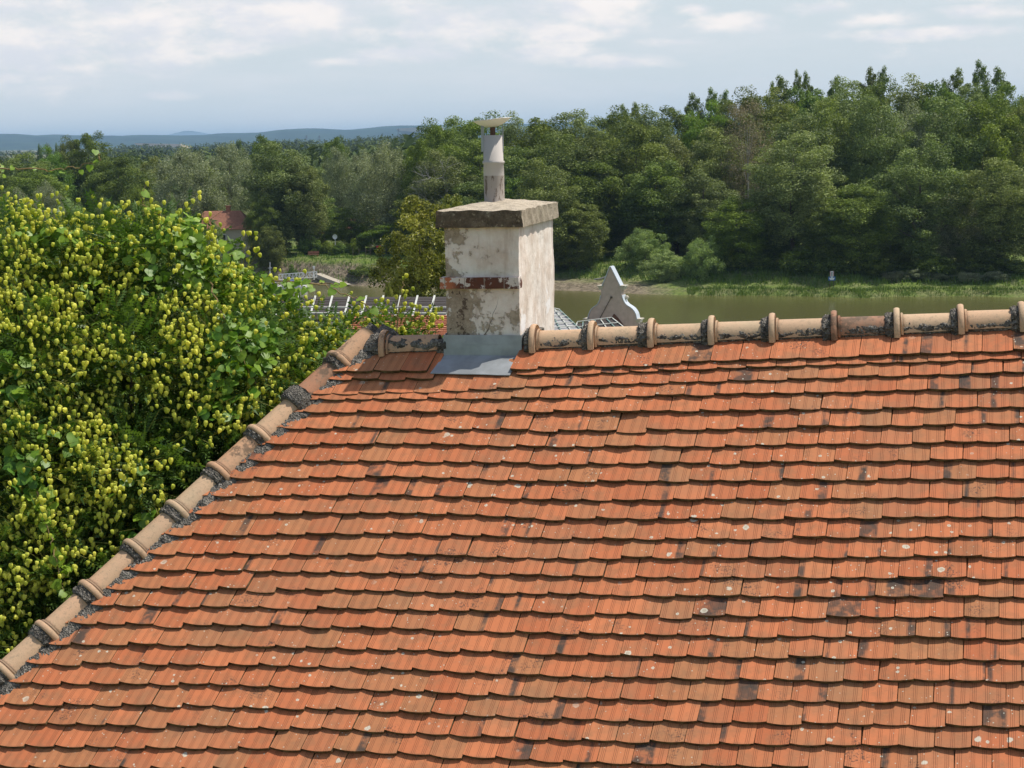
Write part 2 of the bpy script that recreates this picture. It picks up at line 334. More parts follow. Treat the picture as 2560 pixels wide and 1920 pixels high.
# ------------------------------------------------------------------ the setting: ground, river, hills
SH = [(-40, 700, 330), (560, 705, 0), (700, 706, 0), (800, 712, 0), (870, 714, 0), (1000, 719, 0), (1150, 722, 0), (1300, 724, 0), (1400, 727, 0), (1500, 730, 0), (1600, 736, 0), (1700, 738, 0), (1815, 739, 0),
      (1900, 739, 0), (2080, 742, 0), (2160, 745, 0), (2230, 741, 0), (2400, 740, 0), (2560, 742, 0)]
shp = [G(u, v, 0) for u, v, k in SH]
shx = np.array([p[0] for p in shp]); shy = np.array([p[1] for p in shp])
shx = np.concatenate([[-6000, -400], shx, [120, 6000]]); shy = np.concatenate([[shy[0] + 300, shy[0] + 20], shy, [shy[-1] - 1, shy[-1] - 600]])
def shore(x): return np.interp(x, shx, shy)
def sstep(t): t = np.clip(t, 0, 1); return t * t * (3 - 2 * t)
def ground_z(x, y):
    x = np.asarray(x, float); y = np.asarray(y, float); d = y - shore(x)
    left = sstep((-12 - x) / 8)                               # steep stony bank on the left, sandy beach then flat bank to the right
    beach = sstep((x + 14) / 8) * sstep((32 - x) / 10)
    rise = left * (4.0 * sstep(d / 9)) + (1 - left) * (beach * (1.0 * sstep(d / 10) + 2.6 * sstep((d - 10) / 16)) + (1 - beach) * (.9 * sstep(d / 2.0) + 2.4 * sstep((d - 3) / 16)))
    far = np.where(d > 0, rise, np.maximum(-3, d * .3)) + np.where(d > 60, sstep((d - 60) / 2000) * 6, 0)
    near = np.interp(y, [-200, 60, 100, 200, 230], [17, 17, 11, -1.0, -4])
    z = np.where(y < 235, near, far)
    bump_ = .25 * np.sin(x * .9 + 1.3 * np.sin(y * .35)) * np.sin(y * .8 + .7 * x) * sstep((d - 1) / 4)
    return z + np.where(y > 235, bump_, 0)
xs = np.concatenate([[-30000, -12000, -5000, -2000, -900, -500, -300, -200, -150], np.arange(-120, 121, 1.5), [150, 200, 300, 500, 900, 2000, 5000, 12000, 30000]])
ys = np.concatenate([[-300, -50, 0, 60, 100, 150, 200, 235, 260, 272], np.arange(275, 375, 1.0), [380, 400, 450, 520, 650, 900, 1500, 3000, 6000, 12000, 40000]])
X, Y = np.meshgrid(xs, ys); Zg = ground_z(X, Y); V = np.stack([X, Y, Zg], -1).reshape(-1, 3); nx = len(xs)
i, j = np.meshgrid(np.arange(nx - 1), np.arange(len(ys) - 1)); a_ = (j * nx + i).ravel(); F = np.stack([a_, a_ + 1, a_ + nx + 1, a_ + nx], -1)
def f_ground(t, b):
    g = t.add('ShaderNodeNewGeometry').outputs['Position']; x, y, z = t.sep(g); n = t.noise(g, .35, 6, .65); n2 = t.noise(g, 1.7, 6, .7); n3 = t.noise(g, .012, 4)
    grass = t.mix(t.step(n2, .35, .65), (0.075, 0.125, 0.022), (0.17, 0.225, 0.045)); earth = t.mix(t.step(n2, .38, .62), (0.09, 0.075, 0.05), (0.27, 0.22, 0.15))
    nz = t.sep(t.add('ShaderNodeNewGeometry').outputs['Normal'])[2]
    steep = t.step(nz, .93, .80); lowz = t.step(t.math('ADD', z, n), 2.0, 1.1)
    leftw = t.step(x, 27, 20)
    c = t.mix(t.step(n, .42, .6), grass, t.mix(.35, grass, earth))
    c = t.mix(t.math('MULTIPLY', t.math('MAXIMUM', steep, lowz), t.math('ADD', .15, t.math('MULTIPLY', leftw, .85))), c, earth)
    farf = t.step(y, 500, 900); c = t.mix(farf, c, t.mix(t.step(n3, .52, .54), (0.05, 0.075, 0.03), (0.30, 0.25, 0.16)))
    t.put(b.inputs['Base Color'], c); bump(t, b, n2, .8, .3)
mat('riverbank_ground', f_ground, .95, .1)
tag(npmesh('terrain', V, F, MATS['riverbank_ground'], smooth=True), 'grassy banks and earth on both sides of the river', None, None, 'structure')
def f_water(t, b):
    g = t.add('ShaderNodeNewGeometry').outputs['Position']; n = t.noise(t.mapv(g, (1.0, .5, 1)), 1.3, 5, .6); n2 = t.noise(t.mapv(g, (.05, .02, 1)), 1, 3)
    t.put(b.inputs['Base Color'], t.mix(n2, (0.095, 0.092, 0.030), (0.125, 0.118, 0.040))); bump(t, b, n, .16, .3)
mat('murky_water', f_water, .16, .5)
mb = MB(); mb.add([(-3000, 180, 0), (3000, 180, 0), (3000, 700, 0), (-3000, 700, 0)], [(0, 1, 2, 3)])
tag(mb.build('river', MATS['murky_water']), 'calm green brown river below the wooded bank', None, None, 'structure')
def f_hill(t, b):
    g = t.add('ShaderNodeNewGeometry').outputs['Position']; n = t.noise(t.mapv(g, (.0008, .0005, .004)), 1, 5, .6); n2 = t.noise(t.mapv(g, (.006, .004, .01)), 1, 5)
    c = t.mix(t.step(n2, .4, .6), (0.02, 0.04, 0.04), (0.035, 0.06, 0.045)); c = t.mix(t.step(n, .58, .64), c, (0.09, 0.12, 0.07))
    t.put(b.inputs['Base Color'], c)
mat('hill_woods', f_hill, 1, 0); flat('stubble_field', (0.42, 0.32, 0.21), .95, .15, .002)
# hills: crest heights from the photo's skyline
def hills(name, label, D, depth, prof, matn, lowz=0, fine=4):
    us = np.arange(prof[0][0], prof[-1][0] + 1, 12.0); tops = np.interp(us, [p[0] for p in prof], [p[1] for p in prof])
    V = []; ks = 10
    for u, v in zip(us, tops):
        top = P(u, v, D); zt = top[2] + fine * .25 * math.sin(u * .07) * math.sin(u * .023 + 1) + random.uniform(-1, 1) * fine * .12
        for k in range(ks + 1):
            f = k / ks; dd = D - depth * (1 - f); zz = lowz + (zt - lowz) * sstep(f) ** .8 + (0 if k in (0, ks) else 5 * math.sin(u * .03 + k * 1.7))
            V.append(((u - 1280) / FPX * dd, dd, zz))
        V.append(((u - 1280) / FPX * (D + 2500), D + 2500, lowz))
    m = ks + 2; F = [(a * m + k, (a + 1) * m + k, (a + 1) * m + k + 1, a * m + k + 1) for a in range(len(us) - 1) for k in range(m - 1)]
    return tag(npmesh(name, V, F, MATS[matn], smooth=True), label, None, None, 'structure')
hills('hills', 'long blue wooded ridge on the horizon', 11500, 4500, [(-1500, 330), (-300, 335), (0, 337), (60, 334), (110, 338), (200, 339), (450, 339), (560, 336), (660, 332), (730, 323), (800, 323), (880, 325), (960, 318), (1050, 315), (1130, 312), (1300, 310), (2560, 290), (4000, 270)], 'hill_woods')
hills('hills', 'faint distant peak beyond the blue ridge', 30000, 4000, [(380, 344), (440, 337), (480, 327), (500, 327), (560, 338), (620, 336), (700, 334), (760, 338), (900, 340)], 'hill_woods', 0, 4)
# pale stubble fields on the slopes
for nm, pts, D in (('field', [(335, 358), (450, 360), (455, 366), (400, 371), (340, 362)], 6500), ('field', [(990, 322), (1060, 317), (1105, 315), (1105, 327), (1040, 330), (1000, 327)], 8500)):
    mb = MB(); front = [P(u, v, D) for u, v in pts]; back = [p + np.array([0, 260, -14]) for p in front]; k = len(pts)
    mb.add(front + back, [tuple(range(k))[::-1], tuple(range(k, 2 * k))] + [(a, (a + 1) % k, k + (a + 1) % k, k + a) for a in range(k)])
    tag(mb.build(nm, MATS['stubble_field']), 'pale stubble field on the distant slope', None, None, 'structure')

# haze: one even box of air over everything, the sky outside it
mb = MB(); HZ = (90000, 46000, 0)
x0, x1, y0_, y1_, z0, z1 = -30500, 30500, -400, 40500, -6, 180
mb.add([(x0, y0_, z0), (x1, y0_, z0), (x1, y1_, z0), (x0, y1_, z0), (x0, y0_, z1), (x1, y0_, z1), (x1, y1_, z1), (x0, y1_, z1)], [(3, 2, 1, 0), (4, 5, 6, 7), (0, 1, 5, 4), (1, 2, 6, 5), (2, 3, 7, 6), (3, 0, 4, 7)])
hm = bpy.data.materials.new('haze_air'); hm.use_nodes = True; t = NT(hm.node_tree); t.n.clear()
pv = t.add('ShaderNodeVolumePrincipled'); pv.inputs['Color'].default_value = (0.50, 0.75, 1.0, 1); pv.inputs['Density'].default_value = 6.5e-5; pv.inputs['Anisotropy'].default_value = 0.0
t.l.new(pv.outputs[0], t.add('ShaderNodeOutputMaterial').inputs['Volume'])
tag(mb.build('haze', hm), 'thin summer haze over the valley', None, None, 'stuff')

# ------------------------------------------------------------------ the near roof: a plane fitted to the courses
Z0 = 10.45
def roof(u, v, h=0.0):
    return P(u, v, Z0 / (1 + 5e-5 * (u - 1280) + 19e-5 * (v - 1400)))
O_ = roof(1410, 1316); eS = roof(2410, 1320) - roof(600, 1318); 
eN = np.cross(eS, roof(1410, 939) - O_); eN /= np.linalg.norm(eN); eS /= np.linalg.norm(eS); eT = np.cross(eN, eS)
if eN[2] < 0: eN = -eN; eT = -eT
def st(p): d = p - O_; return float(d @ eS), float(d @ eT)
def W(s, t, h=0.0): return O_ + s * eS + t * eT + h * eN
ROWU = [-100, 200, 600, 1025, 1410, 2410, 3400]
ROWS = [(950, 948, 939, 903), (968, 966, 954, 920), (1003, 1000, 982, 954), (1018, 1015, 1013, 992), (1048, 1046, 1049, 1038), (1088, 1086, 1096, 1080), (1128, 1126, 1136, 1125), (1171, 1169, 1179, 1169),
        (1212, 1210, 1222, 1216), (1257, 1254, 1269, 1263), (1302, 1298, 1316, 1313), (1355, 1349, 1366, 1361), (1402, 1404, 1415, 1410), (1445, 1450, 1460, 1464), (1490, 1495, 1505, 1511), (1535, 1541, 1552, 1564),
        (1580, 1589, 1602, 1614), (1631, 1641, 1655, 1669), (1679, 1691, 1709, 1721), (1729, 1743, 1762, 1777), (1783, 1797, 1814, 1833), (1831, 1848, 1869, 1887), (1886, 1903, 1924, 1945), (1938, 1957, 1980, 2003), (1990, 2012, 2036, 2062), (2045, 2069, 2094, 2122)]
rowst = []
for k, (a, b, c, d) in enumerate(ROWS):
    l200 = a - (.010 if k > 12 else .002) * 400
    vs = [l200 - (a - l200) * .75, l200, a, b, c, d, d + (d - c) * .99]
    us = np.arange(-100, 3401, 50); vv = np.interp(us, ROWU, vs)
    # light smoothing
    vv = np.convolve(np.pad(vv, 3, mode='edge'), np.ones(7) / 7, 'valid') if k > 0 else vv
    q = np.array([st(roof(u, v)) for u, v in zip(us, vv)]); rowst.append(q)
hipA = np.array(st(roof(847, 921))); hipB = np.array(st(roof(12, 1698))); hipD = (hipB - hipA) / np.linalg.norm(hipB - hipA); hipNrm = np.array([-hipD[1], hipD[0]])
if hipNrm[0] < 0: hipNrm = -hipNrm
ridA = np.array(st(roof(1340, 862))); ridB = np.array(st(roof(2560, 811))); ridD = (ridB - ridA) / np.linalg.norm(ridB - ridA); ridNrm = np.array([ridD[1], -ridD[0]])
def clip(poly, p0, n, off):
    out = []
    for k in range(len(poly)):
        a, b = poly[k], poly[(k + 1) % len(poly)]; da = (a[:2] - p0) @ n - off; db = (b[:2] - p0) @ n - off
        if da >= 0: out.append(a)
        if da * db < 0: out.append(a + (b - a) * (da / (da - db)))
    return out
house = empty('tiled_house', W(1, -3, -4)); tag(house, 'house with weathered orange beaver-tail tile roof, clay ridge and plastered chimney in the foreground', 'house')
hl = np.array(house.location)
tv = []; tf = []; tuv = []; tcol = []; tmi = []
DARK = [(595, 1426), (538, 1471), (2268, 1244), (2071, 1695), (2340, 1500)]
PART = [(370, 1562), (237, 1612), (1215, 1203), (950, 1275), (1030, 1275), (1090, 1280), (1150, 1280), (1335, 1160), (1391, 1160), (1640, 1270), (2060, 1250), (1560, 1790), (2420, 1500), (2170, 1490), (1700, 1400), (2330, 1010), (2430, 1200), (1250, 1085), (700, 1570), (1820, 1840), (2150, 1390), (1330, 1720)]
TW = .181
for k in range(len(rowst)):
    q = rowst[k]; off = (k % 2) * .5 + .07 * math.sin(k * 2.1) + random.uniform(-.06, .06)
    if k == 0: off = .34
    i0 = int(q[0, 0] / TW) - 2; i1 = int(q[-1, 0] / TW) + 1
    for i_ in range(i0, i1):
        s0 = (i_ + off) * TW + random.uniform(-.0015, .0015); wd = TW - random.uniform(.002, .0055)
        tl = np.interp(s0, q[:, 0], q[:, 1]); tr_ = np.interp(s0 + wd, q[:, 0], q[:, 1]); tj = random.gauss(0, .0036) - (random.uniform(.008, .02) if random.random() < .03 else 0)
        tl += tj; tr_ += tj
        mid = W(s0 + wd / 2, (tl + tr_) / 2 + .05); dm = mid - EYE; zc = dm @ cF; pu = 1280 + FPX * (dm @ cR) / zc; pvv = 960 - FPX * (dm @ cU) / zc
        if k < 2 and 1075 < pu < 1288 - (0 if k else 12): continue
        ln = .30 if k else .27
        rot = .092 - .060 * min(1, max(0, (pu - 300) / 2100)) + random.gauss(0, .009); arc = []
        for a in range(9):
            f = a / 8; sag = .012 * (1 - (2 * f - 1) ** 2) - .009
            e = 1.0 if 0 < a < 8 else 0
            arc.append(np.array([s0 + f * wd, tl + (tr_ - tl) * f - sag - (f - .5) * wd * rot, f, 0.03 - sag / ln]))
        for p in arc: p[3] = (p[1] - (tl + (tr_ - tl) * p[2])) / ln + .05
        poly = arc + [np.array([s0 + wd + ln * rot * 1.5, tr_ + ln, 1., 1.05]), np.array([s0 + ln * rot * 1.5, tl + ln, 0., 1.05])]
        poly = clip(poly, hipA, hipNrm, .035)
        if len(poly) < 3: continue
        poly = clip(poly, ridA, ridNrm, -.02)
        if len(poly) < 3: continue
        up = abs(random.gauss(0, .0035)) + (.006 if random.random() < .05 else 0); th_ = .0195; tilt = random.gauss(0, .0022)
        def hh(p): f = min(1, max(0, (p[3] - .05))); return (.047 + up) * (1 - f) + tilt * (p[2] - .5) * 2 + (k == 0) * .012 * (1 - f)
        n = len(poly); b0 = len(tv)
        crv = lambda p: .0028 * (1 - (2 * p[2] - 1) ** 2)
        for p in poly: tv.append(W(p[0], p[1], hh(p) + th_ + crv(p)) - hl)
        for p in poly: tv.append(W(p[0], p[1], hh(p)) - hl)
        r1 = random.random(); g1 = random.random()
        rightness = min(1, max(0, (pu - 900) / 1500)); bw = -1.0; bc = .5
        if random.random() < .07 + .24 * rightness:
            bc = random.choice([.03, .12, .5, .72, .9, .97]); bw = random.uniform(.02, .15)
            if random.random() < .10: bw = random.uniform(.3, .6)
        for (du, dv) in DARK:
            if abs(du - pu) < 38 and abs(dv - 20 - (pvv)) < 20: bw = 1.2; bc = .5
        for (du, dv) in PART:
            if abs(du - pu) < 38 and abs(dv - 20 - (pvv)) < 20: bc = random.choice([.05, .2, .92, .7]); bw = random.uniform(.1, .2)
        cc_ = (r1, g1, bw, bc)
        tf.append(tuple(range(b0, b0 + n))); tmi.append(0); tuv.append([(p[2], p[3]) for p in poly]); tcol.append(cc_)
        for a in range(n):
            c_ = (a + 1) % n; tf.append((b0 + c_, b0 + a, b0 + n + a, b0 + n + c_)); tmi.append(1); tuv.append([(0, 0)] * 4); tcol.append(cc_)
me = bpy.data.meshes.new('roof'); me.from_pydata([tuple(p) for p in tv], [], tf)
for m in ('clay_tile', 'tile_edge'): me.materials.append(MATS[m])
me.polygons.foreach_set('material_index', tmi)
uvl = me.uv_layers.new(name='uv'); uvl.data.foreach_set('uv', np.array([c for f in tuv for c in f], np.float32).ravel())
ca = me.color_attributes.new('tint', 'FLOAT_COLOR', 'CORNER'); ca.data.foreach_set('color', np.array([tcol[k] for k in range(len(tf)) for _ in tf[k]], np.float32).ravel())
roofo = bpy.data.objects.new('roof', me); COL.objects.link(roofo); roofo.parent = house

# other faces of the roof, boarding and walls (solid house under the tiles)
hipBx = hipA + hipD * 5.2; ridEnd = ridA + ridD * 6.5; ridL = np.array(st(roof(966, 878)))
P_ = lambda q, h=-.02: W(q[0], q[1], h)
pk = P_(ridL + (hipA - ridL) * .4); rEnd = P_(ridEnd); hB = P_(hipBx)
back = np.cross(np.array([0, 0, 1.]), (rEnd - pk)); back[2] = 0; back /= np.linalg.norm(back)
if back[1] < 0: back = -back
eave_z = hB[2]; 
frontR = W(ridEnd[0], hipBx[1], -.02)
mb = MB()
bk = lambda p: np.array([*(p[:2] + back[:2] * (p[2] - eave_z) * 1.2), eave_z])
leftE = np.array([*(hB[:2] + back[:2] * (pk[2] - eave_z) * 2.2), eave_z])
mb.add([pk, rEnd, bk(rEnd), bk(pk)], [(0, 1, 2, 3)], 0); mb.add([pk, bk(pk), leftE, hB], [(0, 1, 2, 3)], 0)
mb.add([hB, frontR, rEnd, pk], [(0, 1, 2, 3)], 1)
mb.build('roof_boarding', [MATS['tile_edge'], MATS['dark_soot']], house)
mb = MB(); inset = .35
cor = [hB + (frontR - hB) * .06 + back * .3, frontR + back * .3, bk(rEnd) - back * .3, leftE + (frontR - hB) * .06 - back * .1]
mb.add([(*c[:2], eave_z - .02) for c in cor] + [(*c[:2], 16.5) for c in cor], [(0, 1, 5, 4), (1, 2, 6, 5), (2, 3, 7, 6), (3, 0, 4, 7)])
mb.build('wall', MATS['house_wall'], house)

# bumpy mortar rolls
def vnoise(p, s):
    p = np.asarray(p) * s; return (math.sin(p[0] * 1.7 + 2.1 * math.sin(p[1] * 1.3 + p[2])) + math.sin(p[1] * 2.3 + 1.7 * math.sin(p[2] * 1.9 + p[0])) + math.sin(p[2] * 2.9 + 1.3 * math.sin(p[0] * 2.1 + p[1]))) / 3
def mortar(mb, pts, w_, h_, nrm, side):
    n = 11; vs = []; pts = [np.array(p) for p in pts]
    for i, p in enumerate(pts):
        for k in range(n):
            f = k / (n - 1) * 2 - 1; base = p + side * f * w_ * (1 + .22 * vnoise(p + f, 21))
            hh_ = h_ * max(0, 1 - abs(f) ** 3) * (1 + .25 * vnoise(base, 33)) + .006 * vnoise(base, 120) + .004 * random.uniform(-1, 1)
            vs.append(base + nrm * (hh_ - (.03 if k in (0, n - 1) else 0)))
    mb.add(vs, [(i * n + k, i * n + k + 1, (i + 1) * n + k + 1, (i + 1) * n + k) for i in range(len(pts) - 1) for k in range(n - 1)])
def lerp(a, b, n): return [a + (b - a) * i / (n - 1) for i in range(n)]
mb = MB(); ridS = ridD[0] * eS + ridD[1] * eT; hipS = hipD[0] * eS + hipD[1] * eT; hipX = hipNrm[0] * eS + hipNrm[1] * eT
rp0 = W(*ridA); rp1 = W(*ridEnd); nb = np.cross(ridS, eN)
mortar(mb, lerp(roof(1325, 873) + eN * .045, roof(3380, 789) + eN * .045, 560), .042, .034, eN, -np.cross(eN, ridS))
mortar(mb, lerp(roof(955, 878) + eN * .03, roof(1122, 873) + eN * .03, 50), .055, .055, eN, -np.cross(eN, ridS))
hp0 = W(*hipA) - hipS * .42; hp1 = W(*(hipA + hipD * 4.6))
mortar(mb, lerp(hp0 + hipX * .09 + eN * .028, hp1 + hipX * .09 + eN * .028, 420), .092, .034, eN, hipX); mortar(mb, lerp(hp0 - hipX * .08 - eN * .03, hp1 - hipX * .08 - eN * .03, 420), .05, .034, eN, hipX)
mb.build('mortar', MATS['pebbly_mortar'], roofo, smooth=True)

# ridge and hip tiles: a half-round barrel with a thick collar at one end and cement packed in the joint
def half_ring(mb, c, ax, up, side, r_in, r_out, L, a0=-.1, a1=math.pi + .1, n=14, ns=4, bulge=0, mi=0, noise=0, prof=None):
    vs = []
    for j in range(ns + 1):
        f = j / ns; r = r_out * (1 + (prof(f) if prof else 0)) + bulge * math.sin(math.pi * f) ** .7
        for k in range(n + 1):
            a = a0 + (a1 - a0) * k / n; d = math.cos(a) * side + math.sin(a) * up; p = c + ax * (f * L) + d * r
            if noise: p = p + d * noise * (vnoise(p, 60) + .5 * random.uniform(-1, 1))
            vs.append(p)
    m = n + 1; fs = [(j * m + k, j * m + k + 1, (j + 1) * m + k + 1, (j + 1) * m + k) for j in range(ns) for k in range(n)]
    for j in (0, ns):                                # end caps to inner radius
        b = len(vs)
        for k in range(n + 1):
            a = a0 + (a1 - a0) * k / n; vs.append(c + ax * (j / ns * L) + (math.cos(a) * side + math.sin(a) * up) * r_in)
        for k in range(n): fs.append((j * m + k, b + k, b + k + 1, j * m + k + 1))
    mb.add(vs, fs, mi)
upz = np.array([0, 0, 1.])
def ridge_tile(name, c, ax, up, L, r, matn, collar_r=1.50, broken=False):
    side = np.cross(ax, up); side /= np.linalg.norm(side); up = np.cross(side, ax)
    mb = MB(); cl = .038
    half_ring(mb, c + ax * cl * .8, ax, up, side, r * .8, r, L - cl * .6, prof=lambda f: .02 * (1 - f) - .03 * f, n=16, ns=8)
    mb.add([], [])
    if not broken:
        half_ring(mb, c, ax, up, side, r * .85, r * (collar_r - .08), cl, bulge=r * .07, n=16, ns=6, a0=-.25, a1=math.pi + .25)
        half_ring(mb, c + ax * (cl + .002), ax, up, side, r * .85, r * 1.1, .018, n=16, ns=2, a0=-.2, a1=math.pi + .2, bulge=.004)
    o = mb.build(name, MATS[matn], roofo, smooth=True)
    mj = MB(); jl = random.uniform(.036, .065); sk = random.uniform(-.25, .25)    # cement packed against the collar's low side
    half_ring(mj, c - ax * (jl if not broken else .05), ax, up, side, r * .7, r * (1.06 if not broken else 1.22), jl + .012 if not broken else .12, n=26, ns=6, a0=-.45, a1=math.pi * .86 + sk, noise=.013, bulge=.010)
    oj = mj.build('joint_mortar', MATS['pebbly_mortar'], roofo, smooth=True)
    return o
RU = [1342, 1487, 1635, 1785, 1936, 2090, 2246, 2405, 2557, 2715, 2876, 3040, 3207, 3380]; rmats = ['ridge_beige'] * 5 + ['ridge_dark'] + ['ridge_beige'] * 8
def ridpt(u): v = 862 + (u - 1340) * (811 - 862) / 1220; return roof(u, v) - eN * .0
for k in range(13):
    a = ridpt(RU[k] - 11); b = ridpt(RU[k + 1] - 11); ax = (b - a) / np.linalg.norm(b - a)
    ridge_tile('ridge_tile', a + upz * random.uniform(-.004, .004), ax, upz, np.linalg.norm(b - a), .094, rmats[k])
a = roof(958, 874); b = roof(1098, 868); ax = (b - a) / np.linalg.norm(b - a); ridge_tile('ridge_tile', a, ax, upz, np.linalg.norm(b - a), .088, 'ridge_stained')
HP = [(12, 1698), (119, 1597), (233, 1499), (345, 1397), (453, 1301), (556, 1205), (664, 1116), (758, 1022), (847, 921), (938, 842)]
hup = eN * .8 - hipX * .35 + upz * .3; hup /= np.linalg.norm(hup)
hm_ = ['ridge_beige', 'ridge_beige', 'ridge_beige', 'ridge_beige', 'ridge_beige', 'ridge_stained', 'ridge_beige', 'ridge_dark', 'ridge_stained']
pts = [W(*(hipA + hipD * ((np.array(st(roof(u, v))) - hipA) @ hipD)), .012) for u, v in HP]
pts = [pts[0] + (pts[0] - pts[1])] + pts
for k in range(len(pts) - 1):
    ax = pts[k + 1] - pts[k]; L = np.linalg.norm(ax); ax /= L
    ridge_tile('hip_tile', pts[k], ax, hup, L * (1 if k < 9 else .9), .088, hm_[max(0, k - 1)], 1.36, broken=(k == 8))
mbk = MB(); c = roof(955, 872)                          # cement boss where hip and ridge meet
vs = []; n1_, n2_ = 14, 9
for i in range(n1_):
    for j in range(n2_):
        a = 2 * math.pi * i / n1_; e = j / (n2_ - 1) * 1.45; d = math.cos(a) * math.cos(e) * ridS + math.sin(a) * math.cos(e) * np.cross(upz, ridS) + math.sin(e) * upz
        p = c + d * .115 * np.array([1.15, 1, .9]); vs.append(p + d * .012 * (vnoise(p, 40) + random.uniform(-.5, .5)))
mbk.add(vs, [(i * n2_ + j, ((i + 1) % n1_) * n2_ + j, ((i + 1) % n1_) * n2_ + j + 1, i * n2_ + j + 1) for i in range(n1_) for j in range(n2_ - 1)])
mbk.build('joint_mortar', MATS['pebbly_mortar'], roofo, smooth=True)

# ------------------------------------------------------------------ chimney
cx = ridS.copy(); cx[2] = 0; cx /= np.linalg.norm(cx); cy = np.array([-cx[1], cx[0], 0]); CR = np.array([cx, cy, upz])
C0 = roof(1119, 893)                                    # front left foot of the chimney
def proj(p): d = p - EYE; z = d @ cF; return 1280 + FPX * (d @ cR) / z, 960 - FPX * (d @ cU) / z
wch = .3
while proj(C0 + cx * wch)[0] < 1301: wch += .002
dch = .5
while proj(C0 + cx * wch + cy * dch + upz * .6)[0] < 1384: dch += .005
hch = .3
while proj(C0 + upz * hch)[1] > 570: hch += .003
print('chimney', wch, dch, hch)
def CL(x, y, z): return C0 + cx * x + cy * y + upz * z
chim = empty('chimney'); chim.parent = house
chim.matrix_parent_inverse = Matrix.Identity(4)
M3 = Matrix(((cx[0], cy[0], 0, C0[0] - hl[0]), (cx[1], cy[1], 0, C0[1] - hl[1]), (0, 0, 1, C0[2] - hl[2]), (0, 0, 0, 1))); chim.matrix_local = M3
def loc_build(mb, name, mats, smooth=False):           # vertices are in the chimney's own frame
    me = bpy.data.meshes.new(name); me.from_pydata(mb.v, [], mb.f)
    for m in (mats if isinstance(mats, list) else [mats]): me.materials.append(MATS[m])
    if isinstance(mats, list): me.polygons.foreach_set('material_index', mb.m)
    if smooth: me.polygons.foreach_set('use_smooth', [True] * len(me.polygons))
    o = bpy.data.objects.new(name, me); COL.objects.link(o); o.parent = chim; return o
def rough_box(mb, x0, x1, y0, y1, z0, z1, step=.03, amp=.004, fr=9, top=None, chip=0):
    """box with uneven faces; top(x,y) adds height to the upper face"""
    def face(o, a, b, la, lb, nrm):
        na = max(2, int(la / step)); nb_ = max(2, int(lb / step)); vs = []
        for i in range(na + 1):
            for j in range(nb_ + 1):
                p = np.array(o) + np.array(a) * la * i / na + np.array(b) * lb * j / nb_
                q = np.array([p[0] + amp * vnoise(p + 3.1, fr) + .3 * amp * vnoise(p, fr * 6), p[1] + amp * vnoise(p + 7.7, fr) + .3 * amp * vnoise(p + 1, fr * 6), p[2] + .6 * amp * vnoise(p + 1.3, fr)])
                if top is not None and p[2] > z1 - 1e-6: q[2] += top(p[0], p[1])
                vs.append(q)
        m = nb_ + 1; mb.add(vs, [(i * m + j, i * m + j + 1, (i + 1) * m + j + 1, (i + 1) * m + j)[::nrm] for i in range(na) for j in range(nb_)])
    X_, Y_, Z_ = (1, 0, 0), (0, 1, 0), (0, 0, 1)
    face((x0, y0, z0), X_, Z_, x1 - x0, z1 - z0, -1); face((x0, y1, z0), X_, Z_, x1 - x0, z1 - z0, 1)
    face((x0, y0, z0), Y_, Z_, y1 - y0, z1 - z0, 1); face((x1, y0, z0), Y_, Z_, y1 - y0, z1 - z0, -1)
    face((x0, y0, z1), X_, Y_, x1 - x0, y1 - y0, -1); face((x0, y0, z0), X_, Y_, x1 - x0, y1 - y0, 1)
mb = MB(); rough_box(mb, 0, wch, 0, dch, -.35, hch, .025, .0045, 5); loc_build(mb, 'chimney_shaft', 'peeling_plaster', True)
capz = hch; caph = .108; ox = .052
ctop = lambda x, y: .055 * max(0, 1 - max(abs(x - wch / 2) / (wch / 2 + ox), abs(y - dch / 2) / (dch / 2 + ox)))  + .004 * vnoise(np.array([x, y, 0]), 25)
mb = MB(); rough_box(mb, -ox, wch + .032, -.035, dch + .03, capz + .002, capz + caph, .018, .006, 14, ctop); loc_build(mb, 'chimney_cap', 'cap_concrete', True)
# band of bricks across the front
zb0 = hch * .0; 
while proj(CL(.2, 0, zb0))[1] > 722: zb0 += .003
zb1 = zb0
while proj(CL(.2, 0, zb1))[1] > 693: zb1 += .003
mb = MB(); rough_box(mb, -.033, wch + .004, -.034, .06, zb0, zb1, .015, .004, 25); loc_build(mb, 'brick_band', 'band_brick', True)
